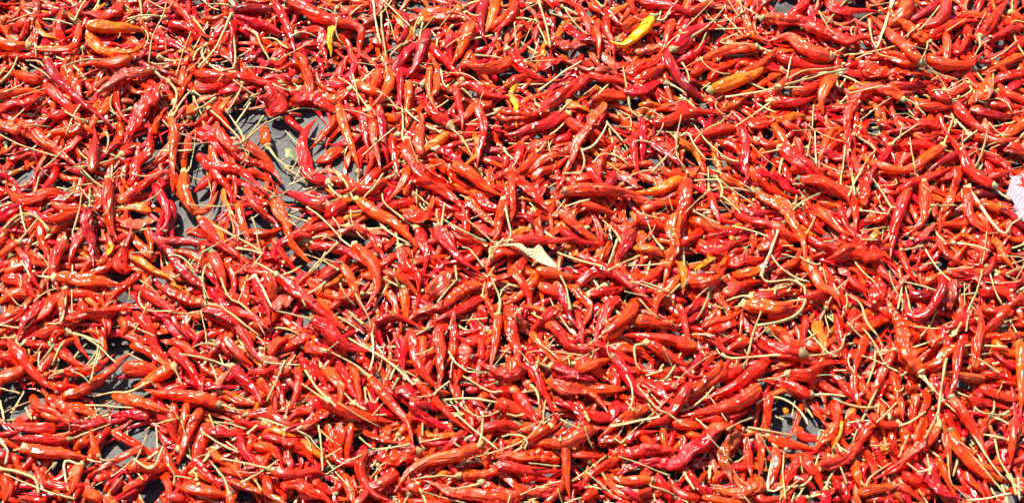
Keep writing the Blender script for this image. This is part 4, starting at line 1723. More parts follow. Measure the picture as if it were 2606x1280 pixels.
r2 90 w;600,1200 650,1240 700,1250;;
r2 100 w;1180,1070 1220,1130 1260,1180;;
o2 60 w;950,520 910,620 870,730;;
a1 60 w;820,550 830,600;;
o2 55 s;430,1030 450,1080 480,1130;;
r2 70 w;1130,110 1100,170 1090,190;;
r2 70 s;1270,100 1260,170;;
r2 90 s;920,700 940,760 1000,780;;
r2 100 s;900,1260 980,1230;;
r2 85 w;100,380 60,460 -20,570;;
c1 100 k;0,370 40,420;;
r2 90 w;60,1050 120,1080 150,1130;;
r1 80 s;930,190 1000,200 1060,200;;
p1 80 k;410,700 450,730;;
r1 70 w;990,370 1040,330;;
r1 110 s;1230,1110 1270,1200 1280,1265;;
y2 40 s;1240,650 1230,740;;
-4 34;600,520 660,480 780,475 880,530 950,600 990,680
-4 30;340,150 420,180 570,170 790,160
-4 26;580,-10 540,150
-4 26;380,715 480,660 580,620
-3 24;625,740 710,900
-3 20;810,880 800,1040 820,1230
-3 24;890,500 870,620
-2 20;930,910 950,1040
-3 22;0,650 100,690
-2 24;150,630 240,710
-2 22;740,520 800,440
-3 26;740,610 810,640
-2 22;1060,790 1080,720 1110,730
-3 26;1230,990 1280,1120
-3 30;1240,880 1210,820
-2 40;260,990 250,1080
-3 32;60,1030 140,1160
-2 20;20,1100 80,1030
-2 18;680,1020 670,930
-2 22;250,430 330,380
-2 16;1180,270 1280,275
-2 16;0,1210 90,1260
-2 18;300,90 330,150
-2 16;510,110 540,160
-2 24;870,1250 890,1190
-2 26;-10,320 50,325
@2166,850
o3 150 w;350,-20 390,80 440,180 510,290;520,300 590,380 660,460;big broad wrinkled with straw cap
r3 100 s;750,490 830,590 910,720 1040,960;1050,970 1160,1090;long tapering
r3 105 s;740,740 800,850 900,980 1040,1100 1110,1150;1110,1150 1150,1200;smooth bright
r3 95 w;650,700 560,810 430,920 290,1030 140,1110;650,680 650,580 700,200;long diagonal
c3 85 w;480,990 580,1100 700,1200 860,1250;;crimson bowed with bright line
r3 75 w;320,130 250,260 190,400 130,560;110,590 50,700 0,840;
o3 85 s;300,280 340,400 370,520 390,650;;
r3 75 s;820,50 790,200 770,380 710,500;;
o3 90 s;1260,60 1270,200 1270,400 1270,620;;upright orange bar at border
b3 80 s;1000,350 870,330 740,310 590,320;;brown
r3 75 w;830,480 950,500 1080,530 1240,580;;
r3 90 s;960,400 1060,440 1230,490;;
r2 80 s;980,290 1080,310 1240,350;;
o3 95 s;1060,50 1140,110 1230,160;;
r3 85 w;1060,110 1120,180 1200,240;;
r2 85 s;120,0 80,110 30,250;;
o3 80 s;30,290 20,400 60,520 100,600;;
r3 80 w;200,690 130,750 20,880;;
r3 75 s;160,780 190,880 250,990;;
r2 90 s;110,870 160,960 180,1020;;
r3 90 s;350,670 270,680 180,650;350,690 450,650 560,580;
o3 100 s;50,1200 160,1160 340,1140;;
r2 70 w;110,1240 240,1230 400,1265;;
r3 80 w;360,1120 440,1180 540,1265;;
o3 75 s;650,920 700,1040 770,1190;;
b3 70 w;710,680 700,790 740,940 750,1060;740,1070 800,1160 870,1230;shrivelled brown and yellow
o3 80 s;850,1030 910,1110 980,1180;;
r2 80 w;800,1000 840,1100 860,1180;;
r3 75 s;1210,640 1210,780 1190,1000;;
r2 80 s;1250,650 1240,720 1220,800;;
r2 90 w;1240,870 1294,940;1240,840 1120,780 990,750;
o2 110 w;550,240 650,220 740,120;;
r2 75 w;540,420 560,520 530,590;;
r3 110 w;560,640 530,710 490,780;;
o2 100 w;390,700 410,790 430,900;;
r2 70 s;500,450 470,560 470,660;;
r3 85 w;940,20 930,120 910,260;;
r2 110 s;560,40 620,60 680,30;;
o2 90 s;1040,190 970,240;;
r2 90 w;740,20 720,80 700,150;;
o2 100 w;20,950 50,1050 100,1140;100,1140 160,1060 300,960;
r2 60 w;660,20 620,100 530,180;;
r2 85 s;300,740 310,820 330,880;;
r2 80 s;590,930 610,1000 620,1050;;
o2 90 s;230,540 220,620;;
r2 100 w;720,590 740,680;;
r1 85 s;30,30 60,60 110,70;;
o2 90 w;500,390 430,420 400,400;420,440 330,530 190,660;
r2 100 w;160,600 190,660 130,690;;
r1 100 w;390,1040 440,1080;;
r1 80 s;960,640 1000,700 980,730;;
r2 80 s;500,60 490,0 430,-20;;
r1 120 s;0,610 60,680 80,720;;
r2 90 w;550,1180 580,1260;;
r2 75 w;1200,40 1160,20 1060,10;;
y2 60 k;860,100 850,180;;
a2 50 k;990,100 950,130;;
p2 70 k;1030,680 1060,760 1100,840;;
-4 26;510,310 590,390 690,490
-4 22;715,180 690,330 660,500 650,600
-3 28;550,780 620,650 650,580
-3 20;80,160 190,200 350,280
-3 22;180,130 170,240 120,380
-3 22;920,545 990,590 1190,610
-4 28;1070,760 1110,930 1200,1080 1240,1200
-4 26;870,1240 1000,1230 1200,1190
-3 24;950,180 1110,290
-2 22;790,430 880,470
-2 16;220,480 290,550
-2 32;240,740 270,870
-3 22;570,900 590,1050
-2 26;580,860 660,920
-2 18;1130,370 1100,440
-3 26;360,920 430,750
-2 18;800,800 890,860
-3 30;1250,1070 1260,1240
-3 26;1190,1040 1240,1170
-2 24;1160,1060 1280,1170
-2 20;150,60 150,100
-2 16;190,0 240,90
-3 40;1130,1130 1170,1265
-2 30;200,590 210,510
-2 16;1120,40 1190,35
-2 20;750,20 790,0
-2 16;520,30 550,-10
-2 18;710,520 780,580
"""

# ------------------------------------------------------------------ read the trace
TS = 440.0 / 1294.0
chilies, stalks = [], []
ox = oy = 0
for line in TRACE.strip().splitlines():
    line = line.strip()
    if line.startswith('@'):
        ox, oy = map(float, line[1:].split(',')); continue
    fld = line.split(';')
    hd = fld[0].split()
    pts = lambda t: np.array([[ox + float(c.split(',')[0]) * TS, oy + float(c.split(',')[1]) * TS] for c in t.split()])
    if hd[0][0] == '-':
        stalks.append(dict(lv=int(hd[0][1]), w=float(hd[1]) * TS, p=pts(fld[1])))
    else:
        chilies.append(dict(tile=(ox, oy), code=hd[0][0], lv=int(hd[0][1]), w=float(hd[1]) * TS, st=hd[2], p=pts(fld[1]),
                            q=pts(fld[2]) if fld[2].strip() else None, note=fld[3].strip()))

# a pod that crosses the seam of two measuring sheets was measured in two pieces: join them
SX, SY = (435, 865, 1295, 1725, 2163), (427, 852)
def joinable(a, b):
    best = None
    for ea in (0, 1):
        for eb in (0, 1):
            A = a['p'] if ea else a['p'][::-1]            # A runs towards the seam
            B = b['p'] if eb == 0 else b['p'][::-1]       # B runs away from it
            e, f = A[-1], B[0]
            seam = min([abs(e[0] - x) for x in SX] + [abs(e[1] - y) for y in SY])
            if seam > 26 or np.linalg.norm(e - f) > 36:
                continue
            d1 = A[-1] - A[-2]; d2 = B[1] - B[0]
            c1 = float(d1 @ d2 / np.linalg.norm(d1) / np.linalg.norm(d2))
            g = f - e
            if c1 < 0.75:
                continue
            if best is None or np.linalg.norm(g) - 20 * c1 < best[0]:
                best = (np.linalg.norm(g) - 20 * c1, ea, eb)
    return best
def join_seams(lst):
    lst = list(lst); again = True
    while again:
        again = False
        pairs = []
        M_ = np.array([c['p'].mean(0) for c in lst])
        for i in range(len(lst)):
            for j in i + 1 + np.nonzero(np.abs(M_[i + 1:] - M_[i]).max(1) < 260)[0]:
                a, b = lst[i], lst[j]
                if a['tile'] == b['tile']:
                    continue
                if {a['code'], b['code']} & set('ydpb') and a['code'] != b['code']:
                    continue
                if 'k' in (a['st'], b['st']) or not 0.55 < a['w'] / b['w'] < 1.8:
                    continue
                if a['q'] is not None and b['q'] is not None:
                    continue
                m = joinable(a, b)
                if m: pairs.append((m[0], i, j, m[1], m[2]))
        pairs.sort()
        usedk, new, drop = set(), [], set()
        for s_, i, j, ea, eb in pairs:
            if i in usedk or j in usedk: continue
            usedk |= {i, j}; drop |= {i, j}
            a, b = lst[i], lst[j]
            A = a['p'] if ea else a['p'][::-1]; B = b['p'] if eb == 0 else b['p'][::-1]
            mid = (A[-1] + B[0]) / 2
            p = np.vstack([A[:-1], mid, B[1:]])
            q = a['q'] if a['q'] is not None else b['q']
            if (b['q'] is not None) or (q is None and b['w'] > a['w'] * 1.1):
                p = p[::-1]
            big = a if arclen(a['p']) > arclen(b['p']) else b
            new.append(dict(tile='joined', code=big['code'], lv=max(a['lv'], b['lv']), w=max(a['w'], b['w']), st=big['st'], p=p, q=q, note=a['note'] or b['note']))
        lst = [c for k, c in enumerate(lst) if k not in drop] + new
    return lst
def arclen(p):
    return float(np.linalg.norm(np.diff(p, axis=0), axis=1).sum())
chilies = join_seams(chilies)

# where the sheet lies bare (photo pixels: centre and half-axes)
BARE = [(640, 300, 75, 35), (735, 340, 90, 50), (745, 400, 80, 40), (690, 370, 60, 40), (530, 395, 45, 30), (510, 465, 45, 50),
        (475, 580, 50, 55), (620, 440, 30, 20), (745, 460, 25, 25), (755, 555, 28, 18), (650, 565, 22, 22), (800, 650, 45, 35),
        (770, 815, 18, 14), (155, 450, 20, 32), (60, 447, 18, 14), (315, 705, 24, 18), (393, 712, 18, 14), (435, 500, 18, 24),
        (355, 448, 20, 16), (210, 897, 36, 26), (305, 890, 34, 32), (352, 913, 32, 16), (107, 917, 14, 12), (212, 965, 34, 18),
        (285, 985, 54, 28), (40, 1035, 48, 55), (350, 1113, 40, 28), (298, 1135, 36, 28), (150, 1190, 12, 10), (385, 1240, 30, 30),
        (385, 390, 28, 16), (1285, 185, 18, 14), (1468, 87, 16, 16), (1590, 385, 16, 12), (1995, 1065, 34, 40), (2055, 1085, 34, 40),
        (2082, 1030, 16, 14), (1877, 1165, 20, 28), (1946, 1215, 12, 16), (2090, 1232, 12, 24), (1887, 1213, 14, 14), (1703, 925, 12, 10),
        (2268, 733, 12, 10)]
BARE = np.array(BARE, float)
BARE[:, 2:] *= 0.9

def in_bare(P, pad):
    u, v = project(P)
    d = ((u[:, None] - BARE[None, :, 0]) / (BARE[None, :, 2] + pad)) ** 2 + ((v[:, None] - BARE[None, :, 1]) / (BARE[None, :, 3] + pad)) ** 2
    return bool((d < 1).any())

# ------------------------------------------------------------------ the nameless lower layers of the heap
heap, litter = Batch(), Batch()
CODES = list('rrrrrrrrrrooooooddccccabp')

def add_cap(batch, P, R0, col, seed, mat, stalk=None, srad=0.0008):
    """calyx: a little bell over the blunt end of the pod"""
    r_ = np.random.default_rng(seed)
    T = P[0] - P[1]; T = T / max(np.linalg.norm(T), 1e-9)
    n = 6
    s = np.linspace(0, 1, n)
    C = P[0] + T[None, :] * (-0.10 + 1.25 * s)[:, None] * R0 * 1.35
    if stalk is not None:
        d = stalk[min(2, len(stalk) - 1)] - C[-1]
        C = C + np.outer(s ** 2, np.clip(d, -R0 * 0.5, R0 * 0.5))
    rad = R0 * np.array([0.80, 0.86, 0.74, 0.50, 0.34, 0.24])
    rad = np.maximum(rad, srad)
    if r_.random() < 0.4:
        col = np.asarray(col) * np.array([0.55, 0.66, 0.62])
    tube(batch, C, rad, col, seed, M=8, mat=mat)
    return C[-1]

def open_spots(n, r_, thr):
    """spots in view where the sheet would show though the photograph shows none"""
    ii, jj = np.nonzero(H[::4, ::4] < thr)
    x = GX0 + jj * 4 * GS; y = GY0 + ii * 4 * GS
    P = np.column_stack([x, y, np.full(len(x), 0.003)])
    u, v = project(P)
    ok = (u > -300) & (u < PW + 300) & (v > -250) & (v < PH + 250)
    d = ((u[:, None] - BARE[None, :, 0]) / (BARE[None, :, 2] + 4)) ** 2 + ((v[:, None] - BARE[None, :, 1]) / (BARE[None, :, 3] + 4)) ** 2
    ok &= ~(d < 1).any(1)
    k = np.nonzero(ok)[0]
    if len(k) == 0:
        return None
    k = r_.choice(k, min(n, len(k)), replace=False)
    return x[k], y[k]

def filler(count, seedbase, box, spots=None, bare=True, M=8, N=13, lift=0.0, lens=(0.05, 0.085)):
    r_ = np.random.default_rng(seedbase)
    done = 0; tries = 0
    while done < count and tries < count * 4:
        tries += 1
        if spots is not None and tries > len(spots[0]):
            break
        cx, cy = r_.uniform(box[0], box[1], 7), r_.uniform(box[2], box[3], 7)
        hh = sum(hget(cx + dx_, cy + dy_) for dx_, dy_ in ((0, 0), (.01, 0), (-.01, 0), (0, .01), (0, -.01)))
        cb = int(np.argmin(hh)) if r_.random() < 0.8 else 0
        x, y = cx[cb], cy[cb]
        if spots is not None:
            x, y = spots[0][tries - 1], spots[1][tries - 1]
            if hget(x, y) > 0.003: continue
        a = r_.uniform(0, 6.2832); L = r_.uniform(*lens); w = r_.uniform(0.0018, 0.0031)
        bend = r_.normal(0, 1.3)
        t = np.linspace(-0.5, 0.5, 5)
        ang = a + bend * t
        dx = np.cumsum(np.cos(ang)) * L / 5; dy = np.cumsum(np.sin(ang)) * L / 5
        xy = np.stack([x + dx - dx.mean(), y + dy - dy.mean()], 1)
        if abs(xy[:, 0]).max() > 0.70 or xy[:, 1].max() > 0.70 or xy[:, 1].min() < -0.58:
            continue
        if bare and in_bare(np.column_stack([xy, np.full(5, 0.004)]), 4 if r_.random() < 0.9 else -4):
            continue
        C, LL = resample(xy, N)
        st = 'wwwskwk'[r_.integers(0, 7)]
        if st == 'k': w *= 1.3
        R = profile(N, r_.random() < 0.06, r_, True) * w
        z = settle(C, R, sink=0.55, bend=0.5) + lift
        P = np.column_stack([C, z])
        hstamp(P[::1], R)
        sd = int(r_.integers(0, 1 << 30))
        pod(heap, P, R, LL, st, pigment(CODES[r_.integers(0, len(CODES))], r_), sd, M=M)
        if r_.random() < 0.28:
            c = straw(r_)
            e = add_cap(heap, P, R[1], c, sd + 1, 1)
            dr = P[0] - P[2]; dr /= np.linalg.norm(dr)
            sl = r_.uniform(0.012, 0.03)
            side = np.array([-dr[1], dr[0], 0]) * r_.normal(0, 0.35)
            tt = np.linspace(0, 1, 6)[:, None]
            S = e + (dr + side * tt) * tt * sl
            S[:, 2] = np.maximum(S[:, 2], hget(S[:, 0], S[:, 1]) * 0.6)
            tube(heap, S, np.linspace(0.0010, 0.0006, 6), c, sd + 2, M=5, mat=1)
        done += 1

VIEW = (-0.47, 0.47, -0.34, 0.40)
ALL = (-0.66, 0.66, -0.50, 0.62)
filler(900, 5, VIEW)
filler(1400, 6, ALL)
for k in range(8):
    sp = open_spots(600, np.random.default_rng(50 + k), 0.0015)
    if sp is not None:
        filler(600, 60 + k, VIEW, spots=sp, lens=(0.05, 0.085) if k < 2 else (0.03, 0.055))

# ------------------------------------------------------------------ traced chillies, lowest first
def lay(px, w, N, sink, bend, blunt, seed):
    r_ = np.random.default_rng(seed)
    z = np.full(len(px), 0.018)
    for _ in range(3):
        W = unproject(px[:, 0], px[:, 1], z)
        C, L = resample(W, N)
        R = profile(N, blunt, r_ if _ < 0 else np.random.default_rng(seed)) * (w * 0.5 * MPP * depth_scale(C.mean(0)))
        zz = settle(C[:, :2], R, sink, bend)
        g = np.linspace(0, 1, N)
        Lp = np.concatenate([[0], np.cumsum(np.linalg.norm(np.diff(W, axis=0), axis=1))]); Lp /= Lp[-1]
        z = np.interp(Lp, g, zz)
    W = unproject(px[:, 0], px[:, 1], z)
    C, L = resample(W, N)
    return C, R, L

def lay_stalk(px, w, start=None, clear=0.0006, n=12, lift=0.0):
    z = np.full(len(px), 0.022)
    r = w * 0.5 * MPP
    for _ in range(3):
        W = unproject(px[:, 0], px[:, 1], z)
        C, L = resample(W, n)
        h = np.maximum(hget(C[:, 0], C[:, 1]), hget(C[:, 0], C[:, 1] + 0.001))
        s = np.linspace(0, 1, n)
        c = np.polyfit(s, h, 1)
        line = np.polyval(c, s)
        line = line + np.quantile(h - line, 0.8)
        zz = 0.75 * line + 0.25 * h + r * 0.6 + clear + lift
        if start is not None:
            k = np.clip(1 - s / 0.6, 0, 1)
            zz = zz * (1 - k) + start * k
        Lp = np.concatenate([[0], np.cumsum(np.linalg.norm(np.diff(W, axis=0), axis=1))]); Lp /= max(Lp[-1], 1e-9)
        z = np.interp(Lp, s, zz)
    W = unproject(px[:, 0], px[:, 1], z)
    return resample(W, n)[0]

def arclen(p):
    return float(np.linalg.norm(np.diff(p, axis=0), axis=1).sum())

def inframe(p):
    return float(((p[:, 0] > 0) & (p[:, 0] < PW) & (p[:, 1] > 0) & (p[:, 1] < PH)).mean())

for c in chilies:                                       # pods that run on underneath their neighbours
    ln = arclen(c['p'])
    more = min(70, 150 - ln) * 0.75 if c['lv'] <= 2 else (min(30, 120 - ln) * 0.7 if not c['note'] and c['w'] > 20 else 0)
    if more > 8 and c['st'] != 'k':
        d = c['p'][-1] - c['p'][-2]; d = d / np.linalg.norm(d)
        a = (0.35 if (int(c['p'][0, 0]) % 2) else -0.35)
        d = np.array([d[0] * math.cos(a) - d[1] * math.sin(a), d[0] * math.sin(a) + d[1] * math.cos(a)])
        e = c['p'][-1] + d * more
        if inframe(e[None, :]) and (((e[0] - BARE[:, 0]) / BARE[:, 2]) ** 2 + ((e[1] - BARE[:, 1]) / BARE[:, 3]) ** 2 > 1.3).all():
            c['p'] = np.vstack([c['p'], e])
for k, c in enumerate(chilies):
    c['seed'] = 1000 + 17 * k
    c['len'] = arclen(c['p'])
    show = c['len'] * c['w'] * inframe(resample(c['p'], 12)[0]) * {0: 0.4, 1: 0.55, 2: 0.8, 3: 1.15, 4: 1.2}[c['lv']]
    if c['note']: show *= 1.5
    if c['code'] in 'yb': show *= 1.6
    c['show'] = show
ranked = sorted(range(len(chilies)), key=lambda k: -chilies[k]['show'])
OWN = set(ranked[:300])
order = sorted(range(len(chilies)), key=lambda k: (chilies[k]['lv'], chilies[k]['len'] + 40 * bool(chilies[k]['note'])))

for k in order:
    c = chilies[k]
    r_ = np.random.default_rng(c['seed'])
    own = k in OWN
    N = int(np.clip(c['len'] / 4.0, 26, 70)) if own else int(np.clip(c['len'] / 6, 14, 40))
    c['blunt'] = c['len'] / c['w'] < 2.6
    slim = 1.08 if c['note'] else float(np.interp(c['len'], [60, 110, 150, 220], [0.82, 0.92, 1.08, 1.16]))
    C, R, L = lay(c['p'], slim * c['w'] * (1.04 if c['st'] == 'k' else 0.9), N, {'w': 0.4, 's': 0.3, 'k': 0.6}[c['st']], {'w': 0.45, 's': 0.3, 'k': 0.6}[c['st']], c['blunt'], c['seed'])
    if c['len'] > 150 or c['note']:                    # the long ones lie uppermost
        C[:, 2] += 0.0015
    hstamp(C, R, 0.45 if c['st'] == 'k' else 0.95)
    c['C'], c['R'], c['L'] = C, R, L

order_s = sorted(range(len(stalks)), key=lambda k: stalks[k]['lv'])
for k, s in enumerate(stalks):
    s['len'] = arclen(s['p']); s['show'] = s['len'] * s['w'] * (0.6 + 0.2 * s['lv']) * inframe(resample(s['p'], 8)[0])
OWN_S = set(sorted(range(len(stalks)), key=lambda k: -stalks[k]['show'])[:300])
for k, c in enumerate(chilies):
    if c['q'] is not None:
        q = c['q']
        # the stalk starts from the pod's blunt end
        if np.linalg.norm(q[0] - c['p'][0]) > np.linalg.norm(q[-1] - c['p'][0]):
            q = q[::-1]
        u, v = project(c['C'][:1])
        q = np.vstack([[u[0], v[0]], q]) if np.linalg.norm(q[0] - c['p'][0]) > 6 else np.vstack([[u[0], v[0]], q[1:]])
        c['S'] = lay_stalk(q, 5.5, start=float(c['C'][0, 2]), n=14)
        hstamp(c['S'], np.full(14, 0.0008))
for k in order_s:
    s = stalks[k]
    s['C'] = lay_stalk(s['p'], s['w'] * 0.8, n=12, lift=0.0012 * (s['lv'] - 2))
    hstamp(s['C'], np.full(12, max(0.0006, s['w'] * 0.4 * MPP)))

# ------------------------------------------------------------------ words
COLOUR = {'r': 'red', 'o': 'orange-red', 'd': 'dark maroon', 'c': 'crimson', 'a': 'amber orange', 'y': 'yellow', 'b': 'rusty brown', 'p': 'pale pinkish'}
LANDMARK = [((1375, 610), 'the cream husk'), ((2585, 495), 'the pink scrap'), ((735, 395), 'the green leaf scrap'),
            ((1610, 85), 'the bright yellow chilli'), ((300, 105), 'the orange loop chilli'), ((842, 95), 'the mottled yellow chilli'),
            ((2215, 600), 'the yellow-green chilli end'), ((640, 300), 'the upper bare patch of sheet'), ((40, 1035), 'the bare sheet at the left edge'),
            ((2035, 1080), 'the bare patch at lower right'), ((300, 930), 'the lower left bare patch')]
def way(dx, dy):
    a = math.degrees(math.atan2(-dy, dx)) % 360
    return ['right', 'upper right', 'up', 'upper left', 'left', 'lower left', 'down', 'lower right'][int((a + 22.5) // 45) % 8]
used = set()
ONES = 'zero one two three four five six seven eight nine ten eleven twelve thirteen fourteen fifteen sixteen seventeen eighteen nineteen'.split()
TENS = 'zero ten twenty thirty forty fifty sixty seventy eighty ninety hundred'.split()
def spell(n):
    return ONES[n] if n < 20 else TENS[n // 10] + ('-' + ONES[n % 10] if n % 10 else '')
def place(p):
    u, v = np.clip(p[0] / PW, 0.005, 0.995), np.clip(p[1] / PH, 0.005, 0.995)
    return '%s percent across, %s percent down' % (spell(round(u * 100)), spell(min(99, round(v * 100))))
def label_of(lead, p, extra):
    m = resample(p, 9)[0][4]
    near = sorted((math.hypot(m[0] - q[0], m[1] - q[1]), q, n) for q, n in LANDMARK)
    d, q, n = near[0]
    cand = []
    if 25 < d < 130:
        side = way(m[0] - q[0], m[1] - q[1])
        word = {'right': 'right of', 'left': 'left of', 'up': 'above', 'down': 'below'}.get(side, 'to the ' + side + ' of')
        cand.append(lead + ' just ' + word + ' ' + n)
        cand.append(lead + extra + ', ' + word + ' ' + n)
    if '.' not in extra: cand += [lead + extra + ', ' + place(m) + ' the photo', lead + extra + ', ' + place(m)]
    cand.append(lead + ', ' + place(m))
    cand.append('pale ' + lead + ', ' + place(m))
    cand.append(lead.split(' with ')[0] + ', ' + place(m))
    for t in cand:
        if t not in used and len(t.replace('-', ' ').split()) <= 16:
            break
    used.add(t)
    return t
def describe(c):
    p = resample(c['p'], 9)[0]
    a = np.unwrap(np.arctan2(np.diff(p[:, 1]), np.diff(p[:, 0])))
    turn = abs(a[-1] - a[0])
    if c['note']:
        shape = c['note']
        named = any(w in shape.split(' with ')[0] for w in ('red', 'orange', 'crimson', 'yellow', 'maroon', 'scarlet', 'amber', 'brown', 'pink', 'rust', 'straw-', 'dark', 'brick', 'plum'))
        base = shape
        for w in (' with ', ' like ', ' in ', ' on ', ' up ', ' crossing ', ' tapering ', ' lying ', ' leaning', ' dotted ', ' at '):
            if w in base:
                i = base.index(w); base = base[:i] + ('' if named else ' ' + COLOUR[c['code']]) + ' chilli' + base[i:]; break
        else:
            base += ('' if named else ' ' + COLOUR[c['code']]) + ' chilli'
        return base
    size = 'long' if c['len'] > 165 else ('short' if c['len'] < 85 else '')
    bend = 'hooked' if turn > 1.5 else ('curved' if turn > 0.6 else 'straight')
    skin = {'w': 'wrinkled', 's': 'smooth', 'k': 'flattened'}[c['st']]
    return ' '.join(x for x in (size, bend, skin, COLOUR[c['code']], 'chilli') if x)

# ------------------------------------------------------------------ link the chillies
for k in order:
    c = chilies[k]
    r_ = np.random.default_rng(c['seed'] + 5)
    C, R, L = c['C'], c['R'], c['L']
    col = pigment(c['code'], r_)
    if c['note'] == 'bright yellow': col = np.array([0.84, 0.36, 0.006])
    sc_ = straw(r_)
    if k in OWN:
        root = bpy.data.objects.new('chilli_pepper', None)
        COL.objects.link(root)
        root.empty_display_size = 0.004
        org = C[0].copy(); org[2] = max(0.0, org[2] - R[0])
        root.location = org
        tip = c['p'][-1] - c['p'][0]
        lead = describe(c)
        lead = lead[0].lower() + lead[1:]
        tag(root, label_of(lead, c['p'], ', tip ' + way(*tip)), 'chilli', 'chillies lying on top of the drying heap')
        b = Batch()
        pod(b, C, R, L, c['st'], col, c['seed'], M=20)
        b.build('pod', [SKIN], root, org)
        if c['q'] is not None:
            b = Batch(); add_cap(b, C, min(R[2], 0.0042), sc_, c['seed'] + 1, 0, c['S'])
            b.build('calyx', [DRY], root, org)
            b = Batch(); tube(b, c['S'], np.linspace(0.0010, 0.0005, 14) * r_.uniform(0.85, 1.2), sc_, c['seed'] + 2, M=7)
            b.build('stalk', [DRY], root, org)
    else:
        pod(heap, C, R, L, c['st'], col, c['seed'], M=14)
        if c['q'] is not None:
            add_cap(heap, C, min(R[2], 0.0042), sc_, c['seed'] + 1, 1, c['S'])
            tube(heap, c['S'], np.linspace(0.0010, 0.0005, 14), sc_, c['seed'] + 2, M=6, mat=1)

hp = heap.build('chilli_heap', [SKIN, DRY])
tag(hp, 'deep bed of small red chillies underneath the topmost ones', 'chilli heap', kind='stuff')

# ------------------------------------------------------------------ loose stalks
for k in order_s:
    s = stalks[k]
    r_ = np.random.default_rng(90000 + k)
    g = np.linspace(0, 1, 12)
    flare = 1 + 0.7 * np.exp(-(g if r_.random() < 0.5 else 1 - g) / 0.10) if r_.random() < 0.6 else np.ones(12)
    rad = s['w'] * 0.27 * MPP * depth_scale(s['C'].mean(0)) * flare * r_.uniform(0.9, 1.1)
    col = straw(r_) * np.array([1.04, 1.04, 1.0])
    if k in OWN_S:
        b = Batch(); tube(b, s['C'], rad, col, 7000 + k, M=8)
        org = s['C'][0]
        o = b.build('loose_stalk', [DRY], None, org); o.location = org
        p = resample(s['p'], 9)[0]
        a = np.unwrap(np.arctan2(np.diff(p[:, 1]), np.diff(p[:, 0])))
        d = s['p'][-1] - s['p'][0]
        an = math.degrees(math.atan2(-d[1], d[0])) % 180
        lie = 'level' if an < 20 or an > 160 else ('upright' if 70 < an < 110 else ('leaning right' if an < 90 else 'leaning left'))
        size = 'long' if s['len'] > 95 else ('short' if s['len'] < 50 else 'mid-length')
        thick = 'thick' if s['w'] > 9 else 'thin'
        bend = 'curved ' if abs(a[-1] - a[0]) > 0.6 else ''
        tag(o, label_of('%s %s %sstraw stalk' % (size, thick, bend), s['p'], ', ' + lie), 'stalk', 'loose straw stalks on the heap')
    else:
        tube(litter, s['C'], rad, col, 7000 + k, M=6)
r_ = np.random.default_rng(77)
for k in range(1000):                                   # broken bits too small to pick out
    x, y = r_.uniform(-0.6, 0.6), r_.uniform(-0.45, 0.55)
    a = r_.uniform(0, 6.28); L = r_.uniform(0.006, 0.03)
    t = np.linspace(0, 1, 6)
    xy = np.stack([x + np.cos(a + r_.normal(0, .5) * t) * L * t, y + np.sin(a + r_.normal(0, .5) * t) * L * t], 1)
    h = hget(xy[:, 0], xy[:, 1])
    z = np.linspace(h[0], h[-1], 6); z = z + max(0, np.quantile(h - z, 0.7)) + 0.0007 + r_.uniform(0, 0.002) * t
    tube(litter, np.column_stack([xy, z]), np.full(6, r_.uniform(0.0003, 0.00062)), straw(r_), 9000 + k, M=5)
for k in range(380):                                   # loose flat seeds
    x, y = r_.uniform(-0.5, 0.5), r_.uniform(-0.4, 0.45)
    a = r_.uniform(0, 6.28); L = r_.uniform(0.002, 0.0032)
    s = np.linspace(-0.5, 0.5, 5)
    xy = np.stack([x + np.cos(a) * L * s, y + np.sin(a) * L * s], 1)
    z = np.full(5, float(hget(xy[:, 0], xy[:, 1]).max()) + 0.0005)
    tube(litter, np.column_stack([xy, z + r_.uniform(-0.2, 0.2) * s * L]), np.array([0.35, 0.95, 1.15, 0.95, 0.35]) * 0.001, np.array([0.66, 0.52, 0.24]) * r_.uniform(0.8, 1.1), 12000 + k, M=6)
lt = litter.build('stalk_litter', [DRY])
tag(lt, 'small broken bits of straw stalk scattered over the heap', 'litter', kind='stuff')

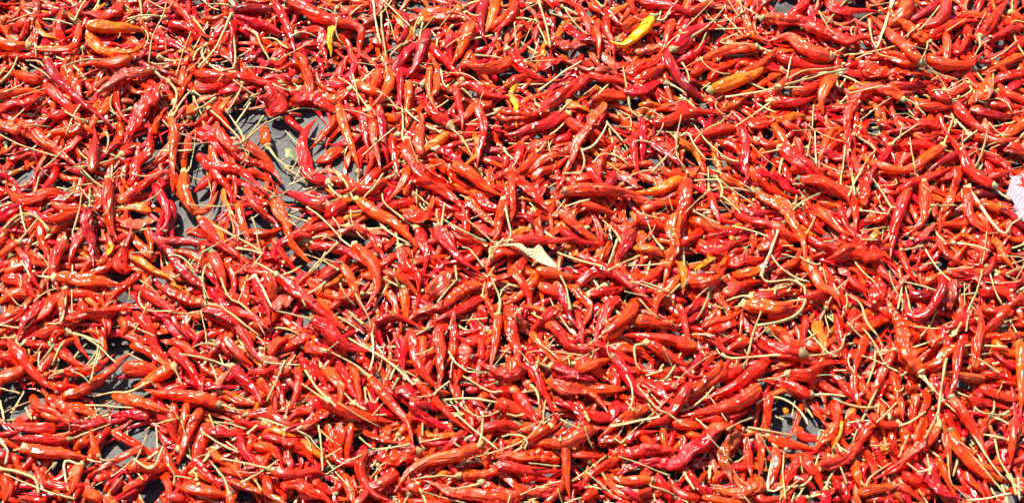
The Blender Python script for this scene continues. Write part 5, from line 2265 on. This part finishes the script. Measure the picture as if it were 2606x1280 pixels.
# ------------------------------------------------------------------ flat scraps
def scrap(name, poly, mat, label, cat, z0, curl, thick, seed):
    """thin curled piece: outline points in photo pixels, resting height z0"""
    r_ = np.random.default_rng(seed)
    poly = np.array(poly, float)
    W = unproject(poly[:, 0], poly[:, 1], np.full(len(poly), z0))
    ctr = W.mean(0)
    bm = bmesh.new()
    vs = [bm.verts.new(w - ctr) for w in W]
    f = bm.faces.new(vs)
    bmesh.ops.triangulate(bm, faces=[f])
    for _ in range(3):
        bmesh.ops.subdivide_edges(bm, edges=[e for e in bm.edges if e.calc_length() > 0.0035], cuts=1, use_grid_fill=False)
        bmesh.ops.triangulate(bm, faces=bm.faces[:])
    a1, a2 = r_.uniform(0, 3.14, 2); k1, k2 = r_.uniform(120, 220), r_.uniform(350, 600)
    for v in bm.verts:
        x, y = v.co.x, v.co.y
        d = x * math.cos(a1) + y * math.sin(a1); e = x * math.cos(a2) + y * math.sin(a2)
        v.co.z += curl * (math.sin(d * k1) + 0.35 * math.sin(e * k2))
    bmesh.ops.recalc_face_normals(bm, faces=bm.faces[:])
    if sum(fc.normal.z for fc in bm.faces) < 0:
        bmesh.ops.reverse_faces(bm, faces=bm.faces[:])
    bmesh.ops.solidify(bm, geom=bm.faces[:], thickness=thick)
    me = bpy.data.meshes.new(name); bm.to_mesh(me); bm.free()
    for p in me.polygons: p.use_smooth = True
    me.materials.append(mat)
    o = bpy.data.objects.new(name, me); COL.objects.link(o)
    o.location = ctr
    tag(o, label, cat)
    return o

def top_of(poly):
    poly = np.array(poly, float); z = 0.02
    for _ in range(3):
        W = unproject(poly[:, 0], poly[:, 1], np.full(len(poly), z))
        m = W.mean(0)
        z = float(np.quantile(hget(W[:, 0] * .7 + m[0] * .3, W[:, 1] * .7 + m[1] * .3), 0.75)) + 0.0012
    return z
P1 = [(2480 + x / 7.9, 420 + y / 7.9) for x, y in [(715, 225), (860, 238), (930, 205), (1100, 215), (1250, 400), (1280, 700), (1200, 950), (1050, 1110), (960, 1100), (830, 1000), (710, 870), (790, 825), (820, 770), (760, 660), (640, 580), (690, 440), (740, 285)]]
scrap('paper_scrap', P1, PINK, 'pale pink crinkled scrap lying on the chillies at the right edge', 'scrap', top_of(P1) + 0.001, 0.0016, 0.0004, 3)
P2 = [(1280 + x / 9.035, 560 + y / 9.035) for x, y in [(0, 565), (130, 530), (230, 545), (420, 570), (540, 670), (700, 660), (820, 540), (900, 600), (980, 720), (1130, 900), (1220, 1040), (1250, 1140), (1130, 1110), (900, 970), (700, 870), (530, 790), (380, 690), (220, 600), (100, 590)]]
scrap('dry_husk', P2, CREAM, 'pale cream forked husk lying near the middle of the heap', 'husk', top_of(P2) + 0.003, 0.0014, 0.0005, 4)
P3 = [(700 + x / 15.81, 360 + y / 15.81) for x, y in [(420, 340), (600, 300), (690, 350), (740, 470), (830, 700), (850, 790), (800, 770), (700, 660), (560, 670), (450, 710), (380, 660), (420, 520)]]
scrap('leaf_fragment', P3, LEAF, 'small pale green leaf scrap lying on the bare grey sheet', 'leaf', 0.0014, 0.0007, 0.0005, 5)
